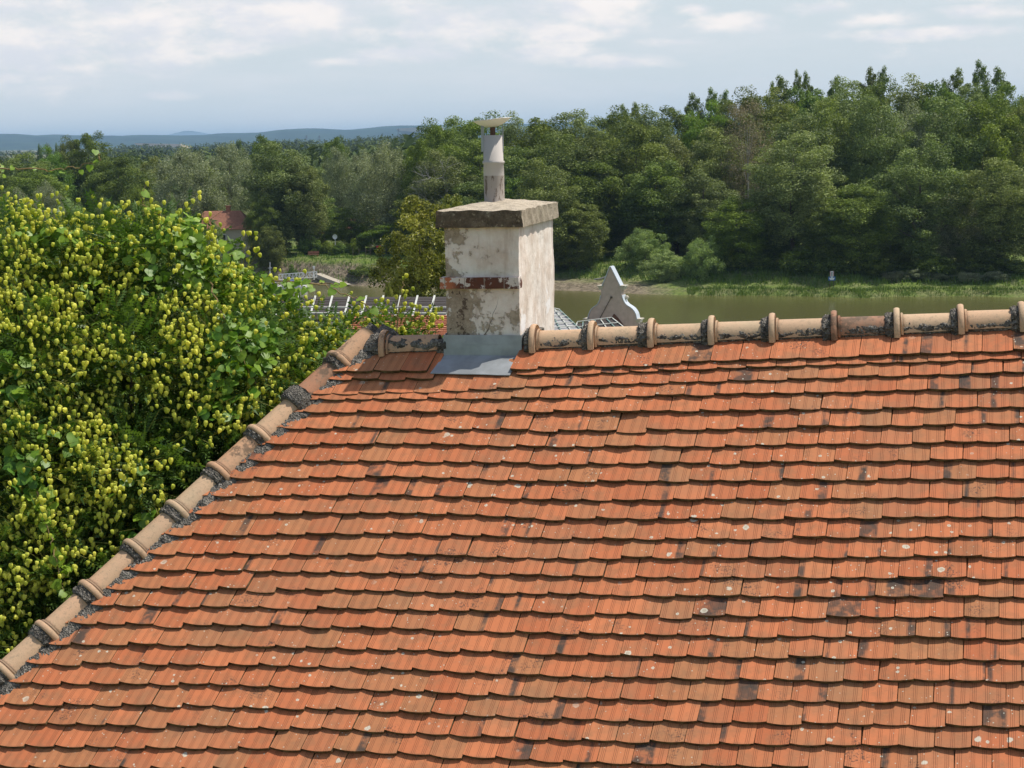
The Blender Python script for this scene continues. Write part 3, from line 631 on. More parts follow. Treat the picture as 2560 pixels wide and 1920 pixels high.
# zinc flashing: apron up the front of the shaft and out over the tiles
zf = 0
while proj(CL(.2, 0, zf))[1] > 838: zf += .003
A = lambda p: (p - C0) @ np.array([cx, cy, upz]).T
mb = MB(); t_ = .004
lf = A(roof(1081, 950) + eN * .066); rf = A(roof(1279, 955) + eN * .066); lb_ = np.array([-.022, -.014, .012]); rb_ = np.array([wch + .006, -.014, .012])
lt = np.array([-.022, -.014, zf]); rt = np.array([wch + .01, -.014, zf])
def sheet(mb, a, b, c, d, n=14, bul=0, nrm=(0, 0, 1)):
    vs = []; nrm = np.array(nrm)
    for i in range(n + 1):
        for j in range(n + 1):
            f, g = i / n, j / n; p = (a * (1 - f) + b * f) * (1 - g) + (d * (1 - f) + c * f) * g
            vs.append(p + nrm * bul * (math.sin(math.pi * f) * math.sin(math.pi * g) + .15 * vnoise(p, 14)))
    k = len(vs); vs += [v - nrm * t_ for v in vs]; m = n + 1
    fs = [(i * m + j, (i + 1) * m + j, (i + 1) * m + j + 1, i * m + j + 1) for i in range(n) for j in range(n)]
    fs += [tuple(k + q for q in f[::-1]) for f in fs]
    rim = [i * m for i in range(m)] + [n * m + j for j in range(1, m)] + [i * m + n for i in range(n - 1, -1, -1)] + [j for j in range(n - 1, 0, -1)]
    fs += [(rim[i], rim[(i + 1) % len(rim)], k + rim[(i + 1) % len(rim)], k + rim[i])[::-1] for i in range(len(rim))]
    mb.add(vs, fs)
sheet(mb, lb_, rb_, rt, lt, bul=.004, nrm=(0, -1, 0)); sheet(mb, lf, rf, rb_ + np.array([0, .0, .003]), lb_ + np.array([0, 0, .003]), bul=.006)
sheet(mb, np.array([wch + .012, -.012, -.03]), np.array([wch + .012, dch * .3, .12]), np.array([wch + .012, dch * .3, zf + .03]), np.array([wch + .012, -.012, zf]), nrm=(1, 0, 0))
sheet(mb, np.array([-.018, -.012, -.03]), np.array([-.018, dch * .3, .12]), np.array([-.018, dch * .3, zf + .03]), np.array([-.018, -.012, zf]), nrm=(-1, 0, 0))
loc_build(mb, 'flashing', 'zinc_sheet')
# cement fillet between chimney and first ridge tile
mb = MB(); rough_box(mb, wch + .015, wch + .10, .06, .34, -.05, .155, .012, .014, 30); loc_build(mb, 'joint_mortar', 'pebbly_mortar', True)
mb = MB(); rough_box(mb, -.075, -.02, .0, .25, -.06, .10, .012, .012, 30); loc_build(mb, 'joint_mortar', 'pebbly_mortar', True)
# steel flue pipe with hood
px, py = .245, .52; pz0 = capz + caph + .02
for q in range(60):
    if proj(CL(px, py, pz0))[0] < 1235: px += .002
    elif proj(CL(px, py, pz0))[0] > 1237: px -= .002
ptop = pz0
while proj(CL(px, py, ptop))[1] > 339: ptop += .004
PR = .068; print('pipe', px, py, pz0, ptop)
lean = -.008
def ring_stack(mb, prof, n=28, cxy=(0, 0)):
    vs = []; 
    for r_, z_ in prof:
        for k in range(n): a = 2 * math.pi * k / n; vs.append((cxy[0] + r_ * math.cos(a) + lean * z_, cxy[1] + r_ * math.sin(a), z_))
    mb.add(vs, [(i * n + k, i * n + (k + 1) % n, (i + 1) * n + (k + 1) % n, (i + 1) * n + k) for i in range(len(prof) - 1) for k in range(n)])
H_ = ptop - pz0; zj = H_ * .61
mb = MB(); ring_stack(mb, [(PR + .012, -.06), (PR + .012, -.012), (PR, .0), (PR, H_ * .30), (PR + .001, H_ * .40), (PR - .001, zj - .012), (PR + .005, zj - .006), (PR + .005, zj + .006), (PR - .002, zj + .01), (PR - .003, H_), (PR - .008, H_), (PR - .008, zj)])
ob = loc_build(mb, 'flue_pipe', 'flue_steel', True); ob.location = (px, py, pz0)
mb = MB(); ring_stack(mb, [(.018, H_ - .1), (.018, H_ + .10)], 12); ob = loc_build(mb, 'flue_core', 'rust_brown', True); ob.location = (px, py, pz0)
mb = MB(); hw = .127; zt_ = 0
while proj(CL(px, py, ptop + zt_))[1] > 319: zt_ += .002
n = 36; rr_ = [0, .25, .5, .7, .85, .95, 1.0]; vs = []
for off_ in (0, .003):
    for q in rr_:
        for k in range(n):
            a = 2 * math.pi * k / n; vs.append((q * hw * math.cos(a), q * .11 * math.sin(a), off_ + .052 * q ** 1.9 + .012 * q * math.cos(a) + .0015 * math.sin(5 * a) * q))
m = len(rr_) * n; fs = []
for i in range(len(rr_) - 1):
    for k in range(n):
        q_ = (i * n + k, i * n + (k + 1) % n, (i + 1) * n + (k + 1) % n, (i + 1) * n + k); fs.append(q_[::-1]); fs.append(tuple(m + e for e in q_))
for k in range(n): fs.append(((len(rr_) - 1) * n + k, (len(rr_) - 1) * n + (k + 1) % n, m + (len(rr_) - 1) * n + (k + 1) % n, m + (len(rr_) - 1) * n + k))
mb.add(vs, fs); ob = loc_build(mb, 'rain_hood', 'rain_hood_metal', True); ob.location = (px - .004, py, ptop + zt_)
for sx_ in (-1, 1):
    mb = MB(); mb.box((sx_ * (PR + .001) + (.006 if sx_ < 0 else 0), -.03 if sx_ < 0 else 0, (zt_ - .10) / 2 + .008), (.020 if sx_ < 0 else .006, .005, zt_ + .13))
    ob = loc_build(mb, 'hood_bracket', 'zinc_sheet'); ob.location = (px - .004, py, ptop)

# ------------------------------------------------------------------ trees on the far bank
def unit(a): return a / (np.linalg.norm(a, axis=-1, keepdims=True) + 1e-9)
def quads(C, N, size, rs=None, asp=.7, fold=0):
    """leaf faces at centres C with normals N; returns V,F"""
    n = len(C); t = unit(np.cross(N, rng.normal(size=(n, 3)))); b = np.cross(N, t); s = (size * rng.uniform(.6, 1.35, n))[:, None]
    V = np.stack([C - t * s, C - b * s * asp * .5 + N * fold * s, C + t * s, C + b * s * asp * .5 + N * fold * s], 1).reshape(-1, 3)
    return V, np.arange(4 * n).reshape(n, 4)
def crown_points(env, nclump, nleaf, crad, zlo=0., outb=.55, droop=0):
    """clump centres fill an envelope env(dir)->radius vector; leaves sit on each clump's shell"""
    C = []; N = []; T = []
    d = unit(rng.normal(size=(nclump, 3))); f = rng.uniform(.15, 1, nclump) ** outb
    if not np.isscalar(zlo): e_ = rng.uniform(-1, 1, nclump); h_ = (1 - np.abs(e_) ** 2) ** .7 * np.sqrt(rng.uniform(0, 1, nclump)); a_ = rng.uniform(0, 6.28, nclump); d = np.stack([np.cos(a_) * h_, np.sin(a_) * h_, e_], -1); f = 1.0 - .62 * np.abs(e_) ** 2.5; cen = d * zlo
    else:
        k_ = np.arange(nclump); zz = 1 - 2 * (k_ + .5) / nclump; rr = np.sqrt(1 - zz * zz); ph = k_ * 2.39996; inner = k_ % 4 == 3; fib = np.stack([np.cos(ph) * rr, np.sin(ph) * rr, zz], -1)
        d = unit(fib + rng.normal(size=(nclump, 3)) * .20); f = np.where(inner, rng.uniform(.2, .7, nclump), rng.uniform(.80, 1.0, nclump)); cen = env(d) * f[:, None]
    for c, ff in zip(cen, f):
        n = int(nleaf * rng.uniform(.6, 1.3)); r = crad * rng.uniform(.6, 1.35) * (1 if np.isscalar(zlo) else ff)
        dd = unit(rng.normal(size=(n, 3)) + np.array([0, 0, .25])); rad = r * rng.uniform(.15, 1.12, n) ** .55
        p = c + dd * rad[:, None] * np.array([1.1, 1.1, .95])
        if droop: p[:, 2] -= droop * rng.uniform(0, 1, n) ** 2 * r
        C.append(p); N.append(unit(dd * .6 + rng.normal(size=(n, 3)) * .66 + np.array([0, 0, .25]))); T.append(np.clip(rng.normal(rng.uniform(.25, .75), .22, n), 0, 1))
    return np.concatenate(C), np.concatenate(N), np.concatenate(T), cen
def limb_mesh(H, cen, rt, kbr=14, z0=0.25, bend=.03):
    mb = MB(); trunk = [np.array([bend * H * math.sin(3 * f) * .5, bend * H * math.sin(2.2 * f + 1) * .5, H * .82 * f]) for f in np.linspace(0, 1, 9)]
    trunk[0] = np.array([0, 0, -1.0]); mb.tube(trunk, [rt * (1.25 if f == 0 else 1) * (1 - .85 * f) for f in np.linspace(0, 1, 9)], 7)
    idx = rng.choice(len(cen), min(kbr, len(cen)), replace=False)
    for i in idx:
        e = cen[i]; zz = max(H * z0, e[2] * .62); f = min(.95, zz / (H * .82)); s = np.array([bend * H * math.sin(3 * f) * .5, bend * H * math.sin(2.2 * f + 1) * .5, zz])
        m = (s + e) / 2 + np.array([0, 0, -.06 * H * .3]); r = rt * (1 - .85 * f) * .5
        mb.tube([s, m, e], [r, r * .6, r * .2], 5)
    return mb
PROTO = {}
def proto(key, H, Wd, lmat, nclump, nleaf, crad, lsz, shape='broad', cb=.12, asp=.75, droop=0, outb=.5, barkm='bark', rt=None, seed=1):
    """tree of height H and crown width Wd, base at origin"""
    global rng
    rng = np.random.default_rng(seed); lob = rng.uniform(0, 6.28, 6); zc = H * (cb + (1 - cb) * .5); hz = H * (1 - cb) * .5 - crad * .5; hr = Wd / 2 - crad * .6
    def env(d):
        a = np.arctan2(d[:, 1], d[:, 0]); e = d[:, 2]
        k = 1 + .16 * np.sin(2 * a + lob[0]) + .12 * np.sin(3 * a + lob[1] + 2 * e) + .10 * np.sin(5 * a + lob[2]) * (1 - np.abs(e))
        kz = 1 + .10 * np.sin(3 * a + lob[3]) + .08 * np.sin(4 * a + lob[4])
        hs = np.sqrt(np.clip(1 - e * e, 0, 1)) if shape != 'column' else np.sqrt(np.clip(1 - np.abs(e) ** 3, 0, 1))
        w_ = np.where(e > 0, 1, 1.0 - .15 * (-e)) if shape != 'dome' else np.where(e > 0, 1, 1.1)
        dirxy = unit(d[:, :2])
        return np.stack([dirxy[:, 0] * hs * hr * k * w_, dirxy[:, 1] * hs * hr * k * w_, zc + e * hz * kz], -1) - np.array([0, 0, zc])
    C, N, T, cen = crown_points(env, nclump, nleaf, crad, zlo=np.array([hr, hr, hz]) if shape == 'column' else 0, outb=outb, droop=droop)
    C[:, 2] += zc; cen = cen + np.array([0, 0, zc]); keep = C[:, 2] > H * cb * .3; C, N, T = C[keep], N[keep], T[keep]
    V, F = quads(C, N, lsz, asp=asp, fold=.12)
    tint = np.stack([T, T, T, np.ones_like(T)], -1)
    lo = limb_mesh(H, cen, rt or H * .013, 16, max(.12, cb * .8)).build('trunk', MATS[barkm]); lo.data.update()
    co = npmesh('crown', V, F, MATS[lmat], colors=tint)
    for o in (lo, co): COL.objects.unlink(o)
    PROTO[key] = (H, Wd, lo, co)
proto('poplarA', 30, 15, 'poplar_leaf', 170, 290, 1.55, .235, cb=.03, seed=1); proto('poplarB', 30, 15, 'poplar_leaf', 200, 250, 1.4, .22, cb=.03, seed=2)
proto('darkA', 28, 15, 'dark_leaf', 160, 300, 1.65, .25, cb=.03, seed=3); proto('darkB', 28, 14, 'dark_leaf', 190, 250, 1.45, .235, cb=.03, seed=4)
proto('silverA', 22, 16, 'silver_leaf', 170, 280, 1.45, .19, 'dome', .02, droop=1.0, seed=5); proto('silverB', 24, 18, 'silver_leaf', 180, 290, 1.6, .20, 'dome', .02, droop=1.0, seed=6)
proto('willowA', 9, 8, 'willow_leaf', 120, 190, .72, .17, 'dome', .0, asp=.5, droop=.8, seed=7); proto('willowB', 9, 7.5, 'willow_leaf', 120, 190, .68, .17, 'dome', .0, asp=.5, droop=.8, seed=8)
proto('column', 34, 8.5, 'dark_leaf', 170, 160, .95, .24, 'broad', .3, seed=9); proto('bright', 28, 16, 'bright_leaf', 160, 260, 1.7, .25, cb=.03, seed=10)
proto('ochre', 6.5, 4.4, 'ochre_leaf', 150, 150, .36, .085, 'broad', .0, asp=.8, seed=11); proto('dry', 29, 12, 'dry_leaf', 110, 90, 1.6, .18, 'broad', .25, barkm='pale_bark', rt=.3, seed=12)
proto('shrub', 4, 5, 'dark_leaf', 60, 170, .6, .17, 'dome', 0, seed=13); proto('fieldtree', 20, 15, 'dark_leaf', 80, 160, 2.0, .35, seed=14)
proto('shrubgrey', 4, 5.5, 'silver_leaf', 60, 170, .6, .15, 'dome', 0, asp=.5, seed=15)
first = set()
def tree(key, u, vtop, dist, wpx, label, group=None, cat='tree', name=None, rot=None, base=None):
    H, Wd, lo, co = PROTO[key]; p = at(u, dist, 0); z0 = base if base is not None else float(ground_z(p[0], p[1])); zt = P(u, vtop, dist)[2]
    p = P(u, 500, dist); e = empty(name or {'willowA': 'willow_bush', 'willowB': 'willow_bush', 'column': 'columnar_poplar', 'silverA': 'willow_tree', 'silverB': 'willow_tree', 'poplarA': 'poplar_tree', 'poplarB': 'poplar_tree', 'shrub': 'bush', 'shrubgrey': 'bush'}.get(key, 'leafy_tree'), (p[0], p[1], z0))
    sz_ = (zt - z0) / H; sw = wpx / FPX * dist / Wd; e.scale = (sw, sw, sz_); e.rotation_euler[2] = rot if rot is not None else random.uniform(0, 6.28)
    for pr in (lo, co): c = pr.copy(); COL.objects.link(c); c.parent = e
    tag(e, label, cat, group)
    return e
# skyline of the wood on the right bank
SKY = [(1080, 305), (1160, 296), (1230, 300), (1290, 292), (1350, 290), (1420, 288), (1480, 276), (1560, 278), (1640, 276), (1700, 270), (1750, 257), (1830, 243), (1880, 240), (1920, 238), (1980, 224), (2040, 213), (2100, 207), (2150, 204), (2260, 204), (2320, 208), (2400, 218), (2480, 214), (2560, 204), (2700, 200)]
sk = lambda u: np.interp(u, [p[0] for p in SKY], [p[1] for p in SKY])
ORD = ['first', 'second', 'third', 'fourth', 'fifth', 'sixth', 'seventh', 'eighth', 'ninth', 'tenth', 'eleventh', 'twelfth', 'thirteenth', 'fourteenth', 'fifteenth', 'sixteenth', 'seventeenth', 'eighteenth', 'nineteenth', 'twentieth', 'twenty-first', 'twenty-second', 'twenty-third', 'twenty-fourth']
NM = {'poplarA': 'grey-green poplar', 'poplarB': 'grey-green poplar', 'darkA': 'dark green tree', 'darkB': 'dark green tree', 'silverA': 'silvery willow', 'silverB': 'silvery willow', 'bright': 'bright green tree'}
random.seed(21)
GW = 'trees of the wood across the river'
rowU = [1120 + 82 * i for i in range(19)]
for i, u in enumerate(rowU):                       # tops that make the skyline
    k = ['poplarA', 'darkA', 'poplarB', 'darkB'][i % 4] if u < 2480 else 'bright'
    if i in (8,): k = 'bright'
    v = sk(u) + random.uniform(-4, 6) + (6 if k == 'bright' else 0)
    tree(k, u, v, 352 + random.uniform(-6, 8), random.uniform(165, 215), '%s on the wood skyline, %s from the flue pipe' % (NM[k], ORD[i]), GW)
for i in range(16):                                # middle row
    u = 1110 + 97 * i + random.uniform(-12, 12); k = random.choice(['poplarA', 'poplarB', 'darkA', 'darkB', 'poplarA', 'silverB' if u > 2050 else 'poplarB'])
    if abs(u - 1865) < 60: continue
    v = sk(u) + random.uniform(28, 80); tree(k, u, v, 330 + random.uniform(-5, 5), random.uniform(180, 235), '%s of middle height in the wood, %s from the chimney' % (NM[k], ORD[i]), GW)
FR = [(1435, 500, 170, 'darkB'), (1190, 455, 200, 'darkA'), (1290, 440, 190, 'darkB'), (1360, 400, 190, 'poplarA'), (1500, 400, 210, 'darkA'), (1640, 400, 220, 'darkB'), (1760, 430, 200, 'poplarB'), (1840, 500, 170, 'darkA'), (1985, 335, 250, 'poplarA'), (2090, 500, 190, 'darkB'), (2150, 460, 200, 'darkA'), (2300, 350, 240, 'poplarB'), (2380, 480, 190, 'silverB'), (2500, 400, 230, 'poplarA'), (2600, 460, 200, 'darkA'), (1930, 560, 150, 'darkB'), (2230, 580, 170, 'darkA'), (1560, 520, 160, 'darkB'), (2440, 600, 160, 'poplarB')]
for i, (u, v, wp, k) in enumerate(sorted(FR)):
    d_ = float(shore(at(u, 300, 0)[0])) + random.uniform(13, 20) + (15 if 1470 < u < 1830 else 0)
    tree(k, u, v, d_, wp, '%s in the wood front row by the river, %s from the chimney' % (NM[k], ORD[i]), GW)
for i, (u, v, wp, k) in enumerate([(1240, 600, 150, 'darkB'), (1330, 620, 110, 'darkA'), (1840, 610, 110, 'darkA'), (1900, 640, 90, 'darkB'), (2010, 620, 120, 'poplarB'), (2080, 640, 100, 'darkA'), (2180, 645, 110, 'darkB'), (2260, 655, 100, 'darkA'), (2330, 640, 120, 'poplarA'), (2400, 660, 100, 'darkB'), (2480, 640, 120, 'darkA'), (2550, 655, 110, 'darkB'), (2020, 672, 80, 'darkA')]):
    d_ = float(shore(at(u, 300, 0)[0])) + random.uniform(11, 15)
    tree('shrub', u, v, d_, wp, 'low dark bush under the front trees, %s from the chimney' % ORD[i], 'bushes along the edge of the wood', 'bush')
for i, (u, v, wp) in enumerate([(2240, 680, 75), (2300, 672, 80), (2345, 684, 70), (2420, 682, 70), (2490, 680, 80)]):
    tree('shrubgrey', u, v, float(shore(at(u, 300, 0)[0])) + 9, wp, 'grey-green shrub above the reeds, %s from the navigation sign' % ORD[i], 'grey shrubs above the reeds', 'bush')
for i, (u, v, wp) in enumerate([(1563, 268, 26), (1593, 262, 30), (1735, 240, 40), (1781, 227, 34), (1810, 232, 26), (1956, 197, 38), (1993, 184, 27), (2016, 187, 26), (2085, 197, 30), (2171, 177, 34), (2202, 175, 32), (2390, 180, 42), (2445, 160, 32), (2494, 176, 38), (1930, 212, 26), (2360, 205, 26)]):
    tree('column', u, v, 372 + random.uniform(-4, 6), wp * random.uniform(1.5, 2.2), 'narrow columnar poplar rising above the wood, %s along the skyline' % ORD[i] if i < 14 else ['slim low columnar poplar just left of the sixth skyline poplar', 'slim low columnar poplar just left of the three tallest at right'][i - 14], 'columnar poplars above the wood', rot=random.uniform(0, 6))
tree('dry', 1868, 243, 322, 150, 'half dry brownish tree with thin crown and pale limbs in the wood', None)
tree('willowA', 1612, 572, float(shore(16)) + 14, 125, 'feathery light green willow behind the gable top, taller of the two beside it', 'light willow bushes by the water')
tree('willowB', 1664, 628, float(shore(19)) + 7, 108, 'low feathery light green willow at the water just right of the gable', 'light willow bushes by the water')
tree('willowA', 1757, 592, float(shore(24)) + 7, 112, 'round light green willow standing alone at the water right of the pair', 'light willow bushes by the water')
# left bank trees
LT = [('darkA', 178, 352, 425, 100, 'dark tree with a split crown rising highest on the left, smaller half'), ('darkB', 228, 331, 425, 125, 'tall dark tree rising above the left woods against the blue hills'), ('poplarA', 60, 385, 410, 170, 'broad dark tree at the far left edge under the hills'), ('bright', 130, 368, 420, 110, 'yellow green tree left of the tallest dark tree'),
      ('darkA', 300, 393, 365, 180, 'round green tree below and right of the tallest dark tree'), ('darkB', 95, 428, 385, 190, 'dark green tree behind the pale willows at the left edge'), ('silverA', 40, 468, 335, 130, 'pale willow at the left edge above the yellow pods'), ('silverB', 118, 452, 345, 110, 'pale rounded willow above the pods, second from the left edge'), ('willowA', 185, 500, 335, 90, 'small light green willow between the pale willows and a blue-green bush'),
      ('poplarB', 255, 502, 330, 80, 'small blue-green tree above the golden rain tree'), ('silverB', 462, 360, 352, 190, 'large silvery willow with drooping edge left of the dark central tree'), ('silverA', 575, 352, 362, 150, 'silvery willow behind the large willow, just right of it'), ('willowB', 430, 492, 326, 52, 'young light green tree in front of the large silvery willow'),
      ('poplarA', 705, 360, 338, 215, 'broad grey-green tree in the middle of the left bank, leaves glinting'), ('poplarB', 760, 400, 336, 150, 'grey-green tree merged into the right of the broad central tree'), ('darkA', 655, 500, 330, 90, 'dark bushy tree overhanging the red tiled house'), ('darkB', 668, 338, 430, 100, 'bright dark-topped tree behind the silvery willows'),
      ('silverA', 850, 366, 388, 120, 'pale green tree behind, between the central tree and the olive tree'), ('silverB', 915, 372, 392, 110, 'pale green tree behind the olive tree top'), ('silverB', 960, 353, 345, 200, 'large olive willow left of the bare-branched tree'), ('darkB', 842, 341, 440, 80, 'dark green tree top on the skyline left of the flue pipe'),
      ('darkA', 1095, 312, 345, 160, 'dark tree just left of the flue pipe'), ('darkB', 1060, 345, 338, 120, 'dark tree behind the bare branches'), ('darkA', 980, 560, 335, 150, 'dark shaded tree over the lawn behind the ochre tree'), ('darkB', 880, 520, 342, 130, 'dark shaded tree at the back of the lawn'), ('darkB', 668, 565, 327, 90, 'dark tree by the left end of the lawn'),
      ('poplarB', 505, 420, 356, 130, 'shaded tree in front of the willows, above the house roof'), ('darkA', 350, 470, 336, 110, 'dark tree low between the round tree and the large willow'), ('darkA', 790, 480, 350, 120, 'dark tree behind the lawn lamp'), ('poplarA', 380, 395, 380, 120, 'olive tree behind, between the round tree and the large willow'), ('darkA', 1040, 470, 330, 120, 'dark tree behind the ochre tree left of the chimney')]
for k, u, v, d_, wp, lb in LT: tree(k, u, v, d_, wp, lb, 'trees of the left bank')
for u, v, wp, lb in [(900, 668, 70, 'dark scrub on the steep bank, nearest the slipway'), (940, 672, 60, 'dark scrub on the steep bank, partly behind the ochre tree'), (725, 668, 40, 'small scrub on the bank above the gangway'), (810, 606, 42, 'rounded dark bush on the lawn, left of the pair'), (845, 610, 38, 'rounded dark bush on the lawn, right of the pair'), (881, 600, 34, 'taller bush alone on the lawn right of the pair'), (770, 588, 60, 'bush in shade at the back of the lawn'), (535, 555, 46, 'light bush in front of the red tiled house')]:
    tree('shrub' if u != 535 else 'willowB', u, v, 330 if u == 535 else 315 if v > 650 else 334, wp, lb, 'bushes on the left bank', 'bush')
# bare-branched tree
rng = np.random.default_rng(5); random.seed(5)
bt = empty('bare_tree', at(1125, 326, float(ground_z(at(1125, 326, 0)[0], 326)))); mb = MB()
def branch(p, d, L, r, dep):
    q = p + d * L; m = (p + q) / 2 + rng.normal(size=3) * L * .06; mb.tube([p, m, q], [r, r * .8, r * .55], 5, cap=False)
    if dep:
        for _ in range(3 if dep > 1 else 4):
            nd = d + rng.normal(size=3) * .42 + np.array([-.12, 0, .05]); branch(q if _ else m, nd / np.linalg.norm(nd), L * rng.uniform(.55, .8), r * .55, dep - 1)
b0 = np.array(bt.location)
for dz, dx in ((9, -.9), (12, -.7), (14.5, -.45), (7, -.95), (16, -.1)):
    d = np.array([dx, -.2, .45]); branch(b0 + np.array([0, 0, dz * .75]), d / np.linalg.norm(d), 3.4, .13, 3)
mb.tube([b0 + np.array([0, 0, z]) for z in (-1, 6, 12, 15)], [.4, .3, .2, .1], 7)
mb.build('trunk', MATS['pale_bark'], bt); tag(bt, 'dead tree with bare whitish branches left of the flue pipe', 'tree')
# ochre tree left of the chimney, nearer
tree('ochre', 1048, 497, 84, 235, 'yellow-green broadleaf tree close behind the roofs, left of the chimney', None, base=15.6)
tree('ochre', 1135, 494, 85, 130, 'yellow-green tree top showing beside the base of the flue pipe', None, base=15.6)
tree('ochre', 965, 712, 79, 36, 'small leafy tree top poking above the dark sheeted roof', None, base=16.0)

# far woods: read as one mass
rng = np.random.default_rng(31)
def far_wood(name, label, specs):
    Cs = []; Ns = []; Ts = []; S = []
    for D, ulo, uhi, vt, amp, step, crh in specs:
        for u in np.arange(ulo, uhi, step):
            top = P(u, np.interp(u, [q[0] for q in vt], [q[1] for q in vt]) + amp * rng.uniform(-1, 1) * (2.2 if rng.random() < .12 else 1), D + rng.uniform(-30, 30)); r = step * D / FPX * 1.2 * rng.uniform(.8, 1.4)
            n = 260; d = unit(rng.normal(size=(n, 3))); hgt = crh; c = top - np.array([0, 0, hgt / 2]); rad = np.array([r, r, hgt / 2])
            Cs.append(c + d * rad * (rng.uniform(.75, 1, n) * (1 + .25 * np.sin(d[:, 0] * 7 + u) * np.sin(d[:, 2] * 9)))[:, None]); Ns.append(unit(d + rng.normal(size=(n, 3)) * .5)); Ts.append(np.clip(rng.normal(rng.uniform(.2, .8), .2, n), 0, 1)); S.append(np.full(n, r * .34))
    C = np.concatenate(Cs); N = np.concatenate(Ns); T = np.concatenate(Ts); s = np.concatenate(S)
    V, F = quads(C, N, s, fold=.1); tag(npmesh(name, V, F, MATS['far_leaf'], colors=np.stack([T, T, T, T * 0 + 1], -1)), label, None, None, 'stuff')
far_wood('distant_woods', 'dark distant woods below the blue hills', [(3200, -100, 420, [(-100, 378), (60, 380), (120, 376), (300, 376), (420, 372)], 2, 7, 24), (2400, 270, 620, [(270, 372), (300, 366), (380, 362), (460, 366), (540, 358), (620, 362)], 2.5, 8, 24),
    (2200, 590, 1120, [(590, 356), (700, 352), (740, 350), (800, 352), (900, 344), (960, 340), (1040, 335), (1120, 330)], 2.2, 8, 24), (1100, -100, 1120, [(-100, 388), (200, 384), (340, 376), (600, 368), (800, 358), (1000, 346), (1120, 340)], 3, 14, 22),
    (700, -100, 1120, [(-100, 400), (300, 396), (600, 384), (900, 366), (1120, 352)], 5, 24, 22), (520, -150, 1200, [(-150, 415), (300, 410), (600, 398), (900, 380), (1200, 350)], 6, 34, 22)])
far_wood('woods_behind', 'dense wood filling the gaps behind the bank trees', [(460, -150, 2900, [(-150, 440), (300, 430), (900, 400), (1100, 340), (1700, 320), (2100, 260), (2900, 250)], 8, 46, 24), (395, 1080, 2800, [(1080, 420), (1700, 380), (2100, 330), (2800, 320)], 8, 60, 24)])
for i, (u, v, wp) in enumerate([(105, 364, 12), (127, 363, 14), (148, 362, 12), (604, 352, 16), (598, 355, 12)]):
    tree('fieldtree', u, v, 900, wp * 1.3, 'tiny dark tree above the distant woods, %s from the left' % ORD[i], 'trees above the distant woods')
# grass and reeds
def grass(name, label, regions, dens, hlo, hhi, wdt, matn='grass_blade'):
    Vs = []; T = []
    for (xa, xb, ya, yb, off) in regions:
        n = int((xb - xa) * (yb - ya) * dens); x = rng.uniform(xa, xb, n); d = rng.uniform(ya, yb, n); y = shore(x) + d if off else d
        clump = .5 + .5 * np.sin(x * 1.3 + 1.7 * np.sin(y * .9)) * np.sin(x * .37 + y * .6); keep = rng.random(n) < .35 + .65 * clump; x, y, clump = x[keep], y[keep], clump[keep]; z = ground_z(x, y); h = rng.uniform(hlo, hhi, len(x)) * (.55 + .7 * clump)
        a = rng.uniform(0, 3.14, len(x)); dx, dy = np.cos(a) * wdt, np.sin(a) * wdt; lx, ly = rng.normal(0, .25, len(x)) * h, rng.normal(0, .25, len(x)) * h
        Vs.append(np.stack([np.stack([x - dx, y - dy, z - .05], -1), np.stack([x + dx, y + dy, z - .05], -1), np.stack([x + lx + dx * .3, y + ly + dy * .3, z + h], -1), np.stack([x + lx - dx * .3, y + ly - dy * .3, z + h], -1)], 1)); T.append(np.clip(clump * .7 + rng.normal(0, .2, len(x)), 0, 1))
    V = np.concatenate(Vs).reshape(-1, 3); T = np.concatenate(T); F = np.arange(len(V)).reshape(-1, 4)
    tag(npmesh(name, V, F, MATS[matn], colors=np.stack([T, T, T, T * 0 + 1], -1)), label, None, None, 'stuff')
grass('reeds', 'green reeds and grass along the right bank waterline', [(28, 95, -.3, 3.2, 1)], 44, .2, .65, .05)
grass('grass', 'rough grass on the banks', [(28, 95, 6, 20, 1), (10, 30, 12, 34, 1)], 10, .3, .9, .08); grass('bank_grass', 'tufts of grass on the steep left bank', [(-46, -13, 1.5, 10, 1)], 4, .2, .7, .10); grass('lawn_grass', 'short grass on the left bank', [(-46, -12, 9, 40, 1)], 9, .12, .4, .09)

# ------------------------------------------------------------------ things on the far bank
def gz(u, d): p = at(u, d, 0); return float(ground_z(p[0], d))
flat('red_roof_far', (0.31, 0.145, 0.09), .9, .45, 2.5); flat('cream_wall', (0.50, 0.45, 0.36), .9); flat('white_paint', (0.78, 0.78, 0.76), .5, .03); flat('blue_canvas', (0.06, 0.09, 0.22), .7); flat('dark_glass', (0.03, 0.035, 0.04), .2)
flat('post_wood', (0.10, 0.08, 0.06), .9); flat('weathered_wood', (0.50, 0.48, 0.42), .9); flat('sign_blue', (0.04, 0.16, 0.36), .6, .02); flat('red_cloth', (0.55, 0.03, 0.03), .8); flat('concrete_ramp', (0.42, 0.37, 0.29), .95, .2, 2)
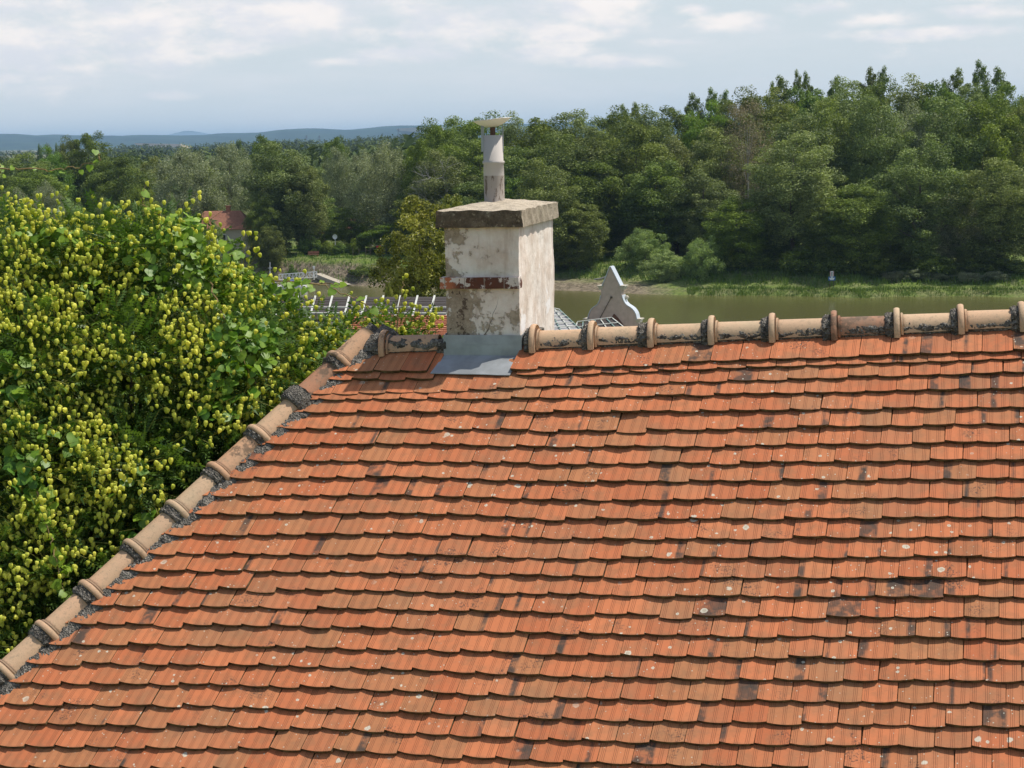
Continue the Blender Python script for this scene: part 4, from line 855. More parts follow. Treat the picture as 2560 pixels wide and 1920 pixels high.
# red roofed house
D = 338; hb = empty('red_roofed_house', at(545, D, gz(545, D))); z0 = float(hb.location[2]); zr = P(550, 527, D)[2]; ze = P(550, 573, D - 3)[2]
xl, xr = at(480, D, 0)[0], at(640, D, 0)[0]; mb = MB()
mb.box(((xl + xr) / 2, D + .3, (z0 - 1 + ze) / 2), (xr - xl - 1, 8, ze - z0 + 1)); mb.build('wall', MATS['cream_wall'], hb)
mb = MB(); nrow = 16
for sgn in (-1, 1):
    for k in range(nrow):                           # stepped tile courses
        f0, f1 = k / nrow, (k + 1) / nrow; y0 = D + .3 + sgn * 4.8 * (1 - f0); y1 = D + .3 + sgn * 4.8 * (1 - f1); za = ze + (zr - ze) * f0; zb = ze + (zr - ze) * f1; il = 2.6 * f0; il1 = 2.6 * f1
        mb.add([(xl + il, y0, za + .10), (xr - il, y0, za + .10), (xr - il1, y1, zb + .02), (xl + il1, y1, zb + .02), (xl + il, y0, za), (xr - il, y0, za)], [(0, 1, 2, 3), (4, 5, 1, 0)])
for x_, s_ in ((xl, 1), (xr, -1)): mb.add([(x_, D - 4.5, ze), (x_, D + 5.1, ze), (x_ + s_ * 2.6, D + .3, zr)], [(0, 1, 2)])
rf_ = mb.build('roof', MATS['red_roof_far'], hb); mb = MB(); p = P(573, 524, D); mb.box((p[0], D + .3, zr + .2), (.75, .75, 1.3)); mb.box((p[0], D + .3, zr + .9), (.95, .95, .16)); mb.build('chimney', MATS['red_roof_far'], rf_)
for u in (500, 520, 560):
    f = MB(); q = at(u, D - 3.75, 0); f.box((q[0], D - 3.76, ze - 1.5), (1.1, .12, 1.3)); wn = f.build('window', MATS['white_paint'], hb); g_ = MB(); g_.box((q[0], D - 3.84, ze - 1.5), (.85, .06, 1.05)); g_.build('pane', MATS['dark_glass'], wn)
tag(hb, 'cream house with red tiled hip roof among the trees beyond the vine', 'house')
def small_house(u, v0, v1, wpx, D, label, ch=False):
    e = empty('garden_house', at(u, D, gz(u, D))); zt = P(u, v0, D)[2]; zz = float(e.location[2]); zc_ = P(u, v1, D)[2]; wd = wpx / FPX * D; x = e.location[0]
    m = MB(); m.box((x, D, (zz - .5 + zc_) / 2), (wd, 4, zc_ - zz + .5)); m.build('wall', MATS['cream_wall'], e)
    m = MB(); o = .3; m.add([(x - wd / 2 - o, D - 2.3, zc_), (x + wd / 2 + o, D - 2.3, zc_), (x + wd / 2 + o, D, zt), (x - wd / 2 - o, D, zt), (x - wd / 2 - o, D + 2.3, zc_), (x + wd / 2 + o, D + 2.3, zc_)], [(0, 1, 2, 3), (3, 2, 5, 4), (0, 3, 4), (1, 5, 2), (0, 4, 5, 1)]); m.build('roof', MATS['red_roof_far'], e)
    m = MB(); m.box((x, D - 2.05, (zz + zc_) / 2), (.8, .1, min(1.9, zc_ - zz - .3))); m.build('door', MATS['post_wood'], e); tag(e, label, 'house')
small_house(800, 562, 582, 34, 352, 'small garden house with reddish roof half hidden behind the lawn trees'); small_house(905, 548, 572, 60, 362, 'low house with orange roof glimpsed through trees left of the ochre tree')
# concrete ramp, footpath, driftwood line on the bank
def ribbon(name, label, pts, wd, matn, zoff=.06, kind='structure'):
    mb = MB(); q = [np.array([p[0], p[1], 0]) for p in pts]; vs = []; fine = []
    for a, b in zip(q[:-1], q[1:]): fine += [a + (b - a) * k / 8 for k in range(8)]
    fine.append(q[-1])
    for i, p in enumerate(fine):
        d = fine[min(i + 1, len(fine) - 1)] - fine[max(i - 1, 0)]; n_ = np.array([-d[1], d[0], 0]) / np.linalg.norm(d)
        zc = max(float(ground_z(*(p + n_ * s * wd / 2)[:2])) for s in (-1, 0, 1)) + zoff
        for s in (-1, 1): e = p + n_ * s * wd / 2; vs.append((e[0], e[1], zc)); vs.append((e[0], e[1], zc - .8))
    mb.add(vs, [(4 * i, 4 * i + 2, 4 * i + 6, 4 * i + 4) for i in range(len(fine) - 1)] + [(4 * i, 4 * i + 4, 4 * i + 5, 4 * i + 1) for i in range(len(fine) - 1)] + [(4 * i + 2, 4 * i + 3, 4 * i + 7, 4 * i + 6) for i in range(len(fine) - 1)])
    return tag(mb.build(name, MATS[matn]), label, None, None, kind)
ribbon('path', 'pale concrete slipway down the left bank', [G(795, 694, 1.0)[:2], G(835, 684, 1.9)[:2], G(872, 671, 3.0)[:2]], 1.5, 'concrete_ramp')
# pier with rails, boat, mast, lamp, dish, posts
gr = empty('footbridge', G(705, 700, .6)); mb = MB(); a = P(698, 700, 309); b = P(792, 693, 309)
dv = b - a; ln_ = np.linalg.norm(dv)
mb.bar(a, b, 1.0, .12); mb.build('deck', MATS['weathered_wood'], gr)
for s in (-.45, .45):
    mb = MB(); o_ = np.array([0, s, 0]); hh_ = np.array([0, 0, .95]); mb.bar(a + o_ + hh_, b + o_ + hh_, .07)
    for k in range(12): p = a + dv * k / 11 + o_; mb.bar(p, p + hh_ - [0, 0, .02], .06, up=(0, 1, 0)); 
    for k in range(11): p = a + dv * k / 11 + o_; q = a + dv * (k + 1) / 11 + o_; mb.bar(p + (hh_ if k % 2 else 0), q + (0 if k % 2 else hh_), .04, up=(0, 1, 0))
    mb.build('railing', MATS['white_paint'], gr)
tag(gr, 'white railed gangway leading from the bank to the moored boat', 'gangway')
def boat(u, v, D, L, label):
    z = .0; c = at(u, D, 0); e = empty('moored_boat', (c[0], c[1], 0)); m = MB(); vs = []; n = 12
    for i in range(n + 1):
        f = i / n; w_ = 1.1 * min(1, (1 - f) * 3.2) ** .6 + .02; x = -L / 2 + L * f; sh = .25 * f * f
        vs += [(c[0] + x, c[1] - w_, .75 + sh), (c[0] + x, c[1] - w_ * .7, -.2), (c[0] + x, c[1] + w_ * .7, -.2), (c[0] + x, c[1] + w_, .75 + sh)]
    m.add(vs, [(4 * i + k, 4 * i + k + 1, 4 * i + k + 5, 4 * i + k + 4) for i in range(n) for k in range(3)] + [(4 * i + 3, 4 * i, 4 * i + 4, 4 * i + 7) for i in range(n)] + [(0, 1, 2, 3)]); m.build('hull', MATS['white_paint'], e)
    m = MB(); m.box((c[0] + .3, c[1], 1.15), (L * .42, 1.7, .7)); m.build('cabin', MATS['white_paint'], e)
    for k in range(3): m = MB(); m.box((c[0] + .3 + (k - 1) * 1.0, c[1] - .87, 1.2), (.8, .05, .4)); m.build('window', MATS['dark_glass'], e)
    m = MB(); vs = []
    for i in range(7): a_ = i / 6; vs += [(c[0] - L * .36, c[1] - 1 + 2 * a_, 1.75 + .18 * math.sin(math.pi * a_)), (c[0] + L * .36, c[1] - 1 + 2 * a_, 1.75 + .18 * math.sin(math.pi * a_))]
    m.add(vs, [(2 * i, 2 * i + 1, 2 * i + 3, 2 * i + 2) for i in range(6)]); k_ = len(vs); m.add([(x, y, zz - .06) for x, y, zz in vs], [(2 * i, 2 * i + 2, 2 * i + 3, 2 * i + 1) for i in range(6)]); m.build('canopy', MATS['blue_canvas'], e)
    for sx_ in (-1, 1):
        for sy_ in (-1, 1): m = MB(); m.bar((c[0] + sx_ * L * .34, c[1] + sy_ * .95, .7), (c[0] + sx_ * L * .34, c[1] + sy_ * .95, 1.75), .05, up=(0, 1, 0)); m.build('canopy_post', MATS['white_paint'], e)
    tag(e, label, 'boat')
boat(728, 710, 303.5, 5.2, 'white cabin boat with blue canopy moored at the gangway'); boat(668, 706, 305, 4.6, 'blue topped boat moored farther left, mostly behind the leaves')
ms = empty('mast', P(675, 690, 306)); mb = MB(); p0 = P(675, 706, 306); p1 = P(675, 655, 306); mb.tube([p0, p1], [.07, .04], 8); mb.build('pole', MATS['white_paint'], ms); mb = MB(); p = P(675, 670, 306); mb.bar(p - [.35, 0, 0], p + [.35, 0, 0], .08); mb.build('crossarm', MATS['white_paint'], ms); tag(ms, 'slim white mast with a short crossarm above the moored boats', 'mast')
lp = empty('lamp_post', P(785, 700, 311)); mb = MB(); mb.tube([P(785, 700, 311), P(785, 672, 311)], [.07, .05], 8); mb.build('pole', MATS['white_paint'], lp); mb = MB(); p = P(784.5, 669, 311); mb.box(p, (.32, .2, .38)); mb.box(p + [0, 0, .22], (.4, .28, .06)); mb.build('lamp_head', MATS['white_paint'], lp); tag(lp, 'white post with a box lamp at the bank end of the gangway', 'lamp post')
ds = empty('satellite_dish', P(837, 600, 336)); mb = MB(); vs = []; c = P(837, 592, 336)
for r_ in (0, .2, .35, .46):
    for k in range(16): a = 2 * math.pi * k / 16; vs.append(c + np.array([r_ * math.cos(a), -.3 + r_ * r_ * .8 * 1, r_ * math.sin(a)]) * np.array([1, -1, 1]))
mb.add(vs, [(i * 16 + k, i * 16 + (k + 1) % 16, (i + 1) * 16 + (k + 1) % 16, (i + 1) * 16 + k) for i in range(3) for k in range(16)]); mb.build('dish', MATS['white_paint'], ds); mb = MB(); mb.tube([c + [0, .3, -1.8 - 2], c + [0, .3, 0]], .05, 8); mb.build('pole', MATS['white_paint'], ds); tag(ds, 'round white satellite dish on a pole at the back of the lawn', 'satellite dish')
fence = empty('post_fence', at(940, 326, 4)); prev = None
for u in (885, 900, 917, 928, 945, 962, 985):
    D = 325 + (u % 7) * .25; p = at(u, D, gz(u, D)); h_ = 1.7 + (u % 5) * .12; mb = MB(); mb.tube([p - [0, 0, .4], p + [0, 0, h_]], .055, 6); mb.build('post', MATS['post_wood'], fence)
    if prev is not None: mb = MB(); mb.bar(prev + [0, 0, 1.25], p + [0, 0, 1.25], .03); mb.bar(prev + [0, 0, .7], p + [0, 0, .7], .03); mb.build('rail', MATS['post_wood'], fence)
    prev = p
tag(fence, 'thin dark post fence along the top of the left bank lawn', 'fence')
bn = empty('garden_bench', at(785, 330, gz(785, 330))); p = np.array(bn.location)
for nm, c_, s_ in (('seat', (0, 0, .45), (2.0, .45, .07)), ('backrest', (0, .25, .85), (2.0, .06, .45)), ('leg', (-.8, 0, .2), (.08, .4, .44)), ('leg', (.8, 0, .2), (.08, .4, .44))): mb = MB(); mb.box(p + np.array(c_), s_); mb.build(nm, MATS['red_roof_far'], bn)
tag(bn, 'reddish wooden bench in the shade by the lawn bushes', 'bench')
pr_ = empty('washing_line', at(950, 331, gz(950, 331))); p = np.array(pr_.location)
for sx_ in (-1.4, 1.4): mb = MB(); mb.tube([p + [sx_, 0, -.2], p + [sx_, 0, 1.95]], .04, 6); mb.build('pole', MATS['post_wood'], pr_)
mb = MB(); mb.bar(p + [-1.4, 0, 1.9], p + [1.4, 0, 1.9], .02); mb.build('line', MATS['white_paint'], pr_); mb = MB()
vs = [];
for i in range(7):
    for j in range(5): vs.append(p + [-.45 + .15 * i, .06 * math.sin(i * 1.9 + j * .4), 1.88 - j * .22 - .04 * math.sin(i)])
mb.add(vs, [(i * 5 + j, i * 5 + j + 1, (i + 1) * 5 + j + 1, (i + 1) * 5 + j) for i in range(6) for j in range(4)]); tag(pr_, 'washing line between two posts at the back of the lawn', 'washing line')
ob = mb.build('red_cloth', MATS['red_cloth'], None, origin=p + [0, 0, 1]); tag(ob, 'small red cloth hung in the shade at the right of the lawn', 'cloth')
# navigation sign on the right bank
D = float(shore(at(2081, 300, 0)[0])) + 5.5; c = P(2081, 697, D); sg = empty('navigation_sign', (c[0], D, gz(2081, D))); mb = MB()
for s in (-.3, .3): mb = MB(); mb.tube([(c[0] + s, D + .06, sg.location[2] - .3), (c[0] + s, D + .06, c[2] + 1.2)], .05, 8); mb.build('post', MATS['post_wood'], sg)
mb = MB(); mb.box((c[0], D, c[2]), (1.1, .05, .62)); lo_ = mb.build('lower_board', MATS['sign_blue'], sg); mb = MB()
mb.add([(c[0] - .48, D - .031, c[2] + .12), (c[0] + .48, D - .031, c[2] + .12), (c[0] + .25, D - .031, c[2] - .22), (c[0] - .25, D - .031, c[2] - .22)], [(0, 1, 2, 3)]); mb.add([(c[0] - .18, D - .031, c[2] + .13), (c[0] + .18, D - .031, c[2] + .13), (c[0] + .12, D - .031, c[2] + .26), (c[0] - .12, D - .031, c[2] + .26)], [(0, 1, 2, 3)]); mb.build('white_boat_mark', MATS['white_paint'], lo_)
cz = P(2081, 686, D)[2]; mb = MB(); mb.box((c[0], D, cz + .04), (.52, .05, .82)); up_ = mb.build('upper_board', MATS['white_paint'], sg); mb = MB()
for dx, dz, sx_, sz_ in ((0, 0, .10, .42), (0, .2, .24, .08), (0, -.2, .24, .08)): mb.box((c[0] + dx, D - .03 - .002 * (dz != 0), cz + .04 + dz), (sx_, .012, sz_))
mb.build('black_mark', MATS['dark_soot'], up_); mb = MB(); mb.box((c[0] - .235, D - .03, cz + .04), (.03, .01, .80)); mb.box((c[0] + .235, D - .03, cz + .04), (.03, .01, .80)); mb.build('red_edge', MATS['red_cloth'], up_)
tag(sg, 'navigation sign, white board with black mark over a blue board, on the right bank', 'sign')
# fallen log at the beach
mb = MB(); a = G(1485, 686, 2.0); b = G(1523, 678, 2.6); a[2] = ground_z(a[0], a[1]) + .25; b[2] = ground_z(b[0], b[1]) + .5
mb.tube([a, (a + b) / 2 + [0, 0, -.15], b], [.10, .16, .2], 7); tag(mb.build('driftwood_log', MATS['pale_bark'], None, origin=a), 'long pale driftwood log on the beach left of the gable', 'log')
# pylons
for i, (u, v, hpx) in enumerate([(766, 338, 15), (798, 338, 15), (996, 321, 20)]):
    D = 7000; b = P(u, v + hpx, D); t_ = P(u, v, D); e = empty('power_pylon', b); h_ = t_[2] - b[2]; mb = MB(); b[2] -= 6
    for sx_ in (-1, 1):
        for sy_ in (-1, 1): mb.bar(b + [sx_ * h_ * .14, sy_ * h_ * .14, 0], t_ + [sx_ * .5, sy_ * .5, 0], 1.1)
    for k in range(7): f = k / 7; g = (k + 1) / 7; w0 = h_ * .14 * (1 - f); w1 = h_ * .14 * (1 - g); mb.bar(b + [-w0, 0, (h_ + 6) * f], b + [w1, 0, (h_ + 6) * g], .7); mb.bar(b + [w0, 0, (h_ + 6) * f], b + [-w1, 0, (h_ + 6) * g], .7)
    mb.build('lattice_mast', MATS['post_wood'], e)
    for f in (.72, .86): mb = MB(); mb.bar(b + [-h_ * .25, 0, (h_ + 6) * f], b + [h_ * .25, 0, (h_ + 6) * f], 1.2); mb.build('crossarm', MATS['post_wood'], e)
    tag(e, ['tiny power pylon on the blue ridge, left of the close pair', 'tiny power pylon on the blue ridge, right of the close pair', 'tiny power pylon by the pale field left of the flue pipe'][i], 'pylon', 'power pylons on the distant ridge')

# ------------------------------------------------------------------ neighbouring roofs beyond the ridge
def f_roof2(t, b):
    uv = t.add('ShaderNodeUVMap', uv_map='uv').outputs[0]; n = t.add('ShaderNodeAttribute', attribute_name='tint'); r, g, bl = t.sep(n.outputs['Color'])
    t.put(b.inputs['Base Color'], t.mix(r, (0.42, 0.15, 0.075), t.mix(g, (0.60, 0.27, 0.15), (0.30, 0.12, 0.07))))
mat('neighbour_tile', f_roof2, .9)
flat('bitumen_felt', (0.058, 0.050, 0.046), .85, .3, 3); flat('batten_wood', (0.56, 0.56, 0.50), .85, .15, 3); flat('green_batten', (0.20, 0.29, 0.26), .85, .2, 3); flat('grey_render', (0.50, 0.385, 0.32), .95, .30, 3.2); flat('gable_zinc', (0.50, 0.54, 0.58), .5, .08, 4); flat('foil_sheet', (0.42, 0.41, 0.40), .6, .3, 2)
nh = empty('neighbour_house', at(1050, 62, 17)); V = []; F = []; Cc = []; rng = np.random.default_rng(3)
a = P(880, 789, 63); b = P(1135, 789, 62.6); down = P(1135, 840, 60.5) - b; ex = (b - a) / np.linalg.norm(b - a); Lr = np.linalg.norm(b - a); dn = np.linalg.norm(down); dd = down / dn; nn = np.cross(ex, dd); nn = nn if nn[2] > 0 else -nn
rows_ = 12; rh = .20
for k in range(rows_):
    for i in range(int(Lr / .18) + 1):
        s0 = i * .18 - (k % 2) * .09; s1 = s0 + .174; p0 = a + ex * s0 + dd * rh * k + nn * 0.01; p1 = a + ex * s1 + dd * rh * k + nn * .01; q0 = a + ex * s0 + dd * (rh * (k + 1)) + nn * .045; q1 = a + ex * s1 + dd * (rh * (k + 1)) + nn * .045
        m = len(V); V += [p0, p1, q1 + rng.normal(0, .002, 3), q0 + rng.normal(0, .002, 3), q1 - nn * .03, q0 - nn * .03]; F += [(m, m + 3, m + 2, m + 1), (m + 3, m + 5, m + 4, m + 2)]; c_ = (rng.random(), rng.random(), 0, 1); Cc += [c_, (0, 1, 0, 1)]
o = npmesh('roof', V, F, MATS['neighbour_tile'], colors=Cc, uv=np.zeros((len(F) * 4, 2))); o.parent = nh; o.location = -np.array(nh.location)
mb = MB(); e0 = a + dd * rh * rows_; e1 = b + dd * rh * rows_; bk_ = np.array([0, 3.0, 0]); mb.add([e0, e1, (e1[0], e1[1], 12), (e0[0], e0[1], 12), a + [0, 0, -.02], b + [0, 0, -.02], a + bk_ * .9 + [0, 0, -1.6], b + bk_ * .9 + [0, 0, -1.6], np.array([a[0], a[1] + 2.7, 12]), np.array([b[0], b[1] + 2.7, 12])], [(0, 1, 2, 3), (4, 5, 7, 6), (6, 7, 9, 8), (1, 5, 7, 9, 2), (0, 3, 8, 6, 4)]); mb.build('wall', MATS['cream_wall'], nh)
tag(nh, 'neighbouring house with small orange tiled roof just behind the ridge, left of the chimney', 'house')
# sheeted roof with pale counter battens
fr = empty('felted_roof_house', at(950, 74, 15)); D = 74
def slab(mb, q, th=.05):                               # thick sheet from four corners
    q = [np.array(p, float) for p in q]; n_ = np.cross(q[1] - q[0], q[3] - q[0]); n_ /= np.linalg.norm(n_); 
    if n_[2] < 0: n_ = -n_
    mb.add(q + [p - n_ * th for p in q], [(0, 1, 2, 3), (7, 6, 5, 4), (0, 4, 5, 1), (1, 5, 6, 2), (2, 6, 7, 3), (3, 7, 4, 0)]); return n_
tl, tr_, br, bl_ = P(560, 744, D + 1.8), P(1310, 741, D + 1.8), P(1310, 800, D - .6), P(560, 797, D - .6); mb = MB(); n_ = slab(mb, [tl, tr_, br, bl_], .08); mb.add([tl - [0, 0, .05], tr_ - [0, 0, .05], tr_ + [0, 3, -3], tl + [0, 3, -3]], [(0, 1, 2, 3)]); mb.build('felt_roof', MATS['bitumen_felt'], fr)
mb = MB(); mb.add([bl_ - [0, 0, .1], br - [0, 0, .1], (br[0], br[1], 11), (bl_[0], bl_[1], 11), tr_ + [0, 3, -3.1], tl + [0, 3, -3.1], (tr_[0], tr_[1] + 3, 11), (tl[0], tl[1] + 3, 11)], [(0, 1, 2, 3), (5, 4, 6, 7), (1, 4, 6, 2), (0, 5, 7, 3)]); mb.build('wall', MATS['cream_wall'], fr)
for i in range(18):
    f = (i + .35) / 17.6; p = tl + (tr_ - tl) * f; q = bl_ + (br - bl_) * (f - .019); mb = MB(); mb.bar(p + n_ * .03 + (p - q) * .02, q + n_ * .03, .075, .05, up=n_); mb.build('counter_batten', MATS['batten_wood'], fr)
for f in (.54, .80):
    p = tl + (bl_ - tl) * f; q = tr_ + (br - tr_) * f; mb = MB(); mb.bar(p + n_ * .075, q + n_ * .075, .05, .04, up=n_); mb.build('batten', MATS['batten_wood'], fr)
for k in range(4):
    p = tl + (bl_ - tl) * (.1 + .11 * k); q = tr_ + (br - tr_) * (.1 + .11 * k); mb = MB(); mb.bar(p + n_ * .006, q + n_ * .006, .02, .012, up=n_); mb.build('felt_lap', MATS['post_wood'], fr)
tag(fr, 'house roof covered in dark felt with pale counter battens, half hidden by the shrub', 'house')
# baroque gable and its half battened roof
D = 112; bh = empty('gabled_house', at(1530, D, 10)); yaw = R(-20); gx = np.array([math.cos(yaw), math.sin(yaw), 0]); gy = np.array([-gx[1], gx[0], 0])
cc0 = P(1530, 740, D)
def gp(u, v):                                          # point of the gable's front plane
    d = cF + (u - 1280) / FPX * cR + (960 - v) / FPX * cU; return EYE + d * (((cc0 - EYE) @ gy) / (d @ gy))
OUT = [(1594, 900), (1594, 815), (1591.6, 798), (1588.7, 785.5), (1585, 778.5), (1580.6, 773), (1574, 768), (1567, 763.8), (1561, 757.5), (1557.5, 750), (1555.3, 744), (1554, 738), (1553.4, 723), (1550.4, 716), (1525.6, 666.8), (1506, 715.5), (1502, 724), (1502.6, 739), (1500.6, 750), (1495.8, 760), (1490.5, 765), (1485.6, 767.8), (1481, 771.5), (1477.5, 776), (1472.7, 786.8), (1470, 797.7), (1467, 815), (1467, 900)]
fr_ = [gp(*q) for q in OUT]; TH = .62; bkk = [p + gy * TH for p in fr_]; k = len(fr_); mb = MB(); mb.add(fr_ + bkk, [tuple(range(k)), tuple(range(k, 2 * k))[::-1]] + [(a, a + k, (a + 1) % k + k, (a + 1) % k) for a in range(k)]); gb = mb.build('gable', MATS['grey_render'], bh)
gc = sum(fr_[1:-1]) / (k - 2)
def coping(idx, matn='gable_zinc', o1=.05):
    mb = MB(); pts_ = [fr_[i] for i in idx]; vs = []
    for i, p in enumerate(pts_):
        d = pts_[min(i + 1, len(pts_) - 1)] - pts_[max(i - 1, 0)]; d /= np.linalg.norm(d); n__ = np.cross(d, gy); n__ = n__ if n__ @ (p - gc) > 0 else -n__
        for yy, oo in ((-.05, .01), (-.05, o1), (TH + .05, o1), (TH + .05, .01)): vs.append(p + gy * yy + n__ * oo)
    m = len(pts_); mb.add(vs, [(4 * i + a, 4 * i + (a + 1) % 4, 4 * i + 4 + (a + 1) % 4, 4 * i + 4 + a) for i in range(m - 1) for a in range(4)] + [(0, 1, 2, 3), (4 * m - 4, 4 * m - 3, 4 * m - 2, 4 * m - 1)]); mb.build('coping', MATS[matn], gb)
coping(range(2, 12)); coping([13, 14]); coping([14, 15]); coping(range(17, 26))
for (ua, va, sg_) in ((1552, 716, 1), (1504, 716, -1), (1592, 799, 1), (1469, 798.5, -1)):   # small moulded shoulders
    p = gp(ua, va); mb = MB(); c_ = p + gy * TH / 2 + gx * sg_ * .08; mb.box(c_ + [0, 0, .03], (.42, TH + .16, .05), np.array([gx, gy, upz])); mb.box(c_ - [0, 0, .05], (.30, TH + .08, .10), np.array([gx, gy, upz])); mb.box(c_ - [0, 0, .15], (.20, TH + .02, .10), np.array([gx, gy, upz])); mb.build('cornice', MATS['grey_render'] if sg_ > 5 else MATS['gable_zinc'] if va < 700 else MATS['cream_wall'], gb)
mb = MB(); p = gp(1562, 745) + gy * .45; vs = []                                  # scroll boss on the right flank
for i in range(9):
    for j in range(10): a = math.pi * i / 8; e_ = 2 * math.pi * j / 10; vs.append(p + .13 * np.array([math.sin(a) * math.cos(e_), math.sin(a) * math.sin(e_), math.cos(a)]))
mb.add(vs, [(i * 10 + j, i * 10 + (j + 1) % 10, (i + 1) * 10 + (j + 1) % 10, (i + 1) * 10 + j) for i in range(8) for j in range(10)]); mb.build('scroll', MATS['cream_wall'], gb, smooth=True)
mb = MB(); a = gp(1528.5, 743.5) - gy * .05; b = gp(1499, 798) - gy * .05; mb.tube([a, b], .022, 5); mb.box(a, (.12, .06, .12), np.array([gx, gy, upz])); mb.build('tie_rod', MATS['post_wood'], gb)
mb = MB()
def lattice(name, cor, nx_, ny_, ws=.06, sheet='foil_sheet', dark=True, barm=('batten_wood', 'green_batten')):
    m = MB(); n_ = slab(m, cor, .06); m.build(name, MATS[sheet], bh); tl, tr_, br, bl_ = [np.array(c) for c in cor]
    for i in range(nx_ + 1):
        f = i / nx_; m = MB(); m.bar(tl + (tr_ - tl) * f + n_ * .05, bl_ + (br - bl_) * f + n_ * .05, ws, .05, up=n_); m.build('counter_batten', MATS[barm[i % 2]], bh)
    for j in range(ny_ + 1):
        f = j / ny_; m = MB(); m.bar(tl + (bl_ - tl) * f + n_ * .1, tr_ + (br - tr_) * f + n_ * .1, ws * .8, .04, up=n_); m.build('batten', MATS[barm[0]], bh)
lattice('valley_roof', [P(1330, 762, D + 1), P(1400, 777, D), P(1462, 835, D - 3), P(1330, 850, D - 3)], 5, 7)
lattice('dormer_roof', [P(1443, 808, D - 1), P(1531, 797, D - .6), P(1580, 836, D - 3), P(1430, 850, D - 3.4)], 6, 3, sheet='bitumen_felt')
mb = MB(); a = gp(1535, 785); mb.add([gp(1526, 797) - gy * .04, gp(1535.5, 784) - gy * .04, gp(1546, 795) - gy * .04, gp(1572, 830) - gy * .04, gp(1540, 830) - gy * .04, gp(1526, 797) - gy * .01, gp(1535.5, 784) - gy * .01, gp(1546, 795) - gy * .01, gp(1572, 830) - gy * .01, gp(1540, 830) - gy * .01], [(0, 1, 2, 3, 4), (5, 9, 8, 7, 6), (0, 5, 6, 1), (1, 6, 7, 2), (2, 7, 8, 3)]); mb.build('flashing', MATS['rust_brown'], bh)
mb = MB(); p = gp(1608, 812); mb.box(p + gy * .5 + [0, 0, -.05], (1.1, .8, .07), np.array([gx, gy, upz]) @ np.eye(3)); mb.build('coping', MATS['gable_zinc'], gb)
mb = MB(); q0 = P(1330, 862, D - 3.2); q1 = P(1600, 862, D - 3.2); mb.box((q0 + q1) / 2 + np.array([0, 3, -3.5]), (q1[0] - q0[0], 6, 7)); mb.build('wall', MATS['cream_wall'], bh)
tag(bh, 'house with curved grey baroque gable and unfinished battened roof in front of the river', 'house')

# ------------------------------------------------------------------ golden rain tree behind the hip
LOB = [(60, 700, 12.3, 165), (220, 700, 12.4, 165), (390, 700, 12.5, 170), (120, 610, 12.6, 80), (300, 620, 12.6, 75), (20, 590, 12.7, 70), (448, 628, 12.7, 66), (550, 760, 12.6, 118), (650, 830, 12.7, 105), (760, 868, 12.8, 98), (860, 865, 12.9, 82), (950, 858, 13.1, 70), (1000, 842, 13.0, 62), (1060, 842, 13.1, 44),
       (-80, 900, 12, 200), (100, 930, 11.9, 190), (330, 930, 12.0, 190), (560, 930, 12.1, 170), (730, 960, 12.4, 130), (-60, 1180, 11.7, 190), (120, 1190, 11.6, 190), (330, 1200, 11.7, 180), (520, 1130, 11.9, 160), (640, 1060, 12.2, 120), (-40, 1430, 11.4, 180), (130, 1420, 11.4, 170), (280, 1370, 11.6, 150), (-60, 1650, 11.2, 170), (60, 1600, 11.3, 140), (400, 1250, 11.9, 130), (820, 960, 12.9, 80)]
LOB += [(u + random.uniform(-50, 50), v + 85 + random.uniform(-20, 60), z + .75, r * 1.05) for u, v, z, r in LOB]
lc = np.array([P(u, v, z) for u, v, z, r in LOB]); lr = np.array([r / FPX * z for u, v, z, r in LOB])
vis = (hipA, hipNrm)
def above_roof(p):                                     # clear of the roof body
    d = np.asarray(p) - O_; s = d @ eS; t = d @ eT; h = d @ eN; side = (s - hipA[0]) * hipNrm[0] + (t - hipA[1]) * hipNrm[1]
    return ~((side > -.10) & (h < .35) & (t < ridA[1] + .25)) & ~((h < -.9) & (t < ridA[1]) & (side > -.4))
def shell(n, f0, f1, front=True):
    wgt = lr ** 2; wgt = wgt / wgt.sum(); k = rng.choice(len(lc), n, p=wgt); d = unit(rng.normal(size=(n, 3)) + np.array([.15, -.75, .35]) * (1 if front else 0))
    lump = 1 + .13 * np.sin(d[:, 0] * 6 + k) * np.sin(d[:, 2] * 7 + 2 * k)
    p = lc[k] + d * (lr[k] * rng.uniform(f0, f1, n) * lump)[:, None]
    ok = above_roof(p); return p[ok], d[ok]
rng = np.random.default_rng(77); random.seed(77)
rt_ = empty('golden_rain_tree', (lc[:, 0].mean() - .6, 13.2, 17.0)); rl = np.array(rt_.location)
mb = MB(); base = rl.copy(); mb.tube([base - [0, 0, .5], base + [.1, 0, 1.8], base + [.15, -.1, 3.4]], [.16, .13, .10], 10)
for c_ in lc[::2]: m_ = base + [.15, -.1, 3.2]; mb.tube([m_, (m_ + c_) / 2 + rng.normal(0, .12, 3), c_], [.06, .035, .012], 6)
mb.build('trunk', MATS['bark'], rt_)
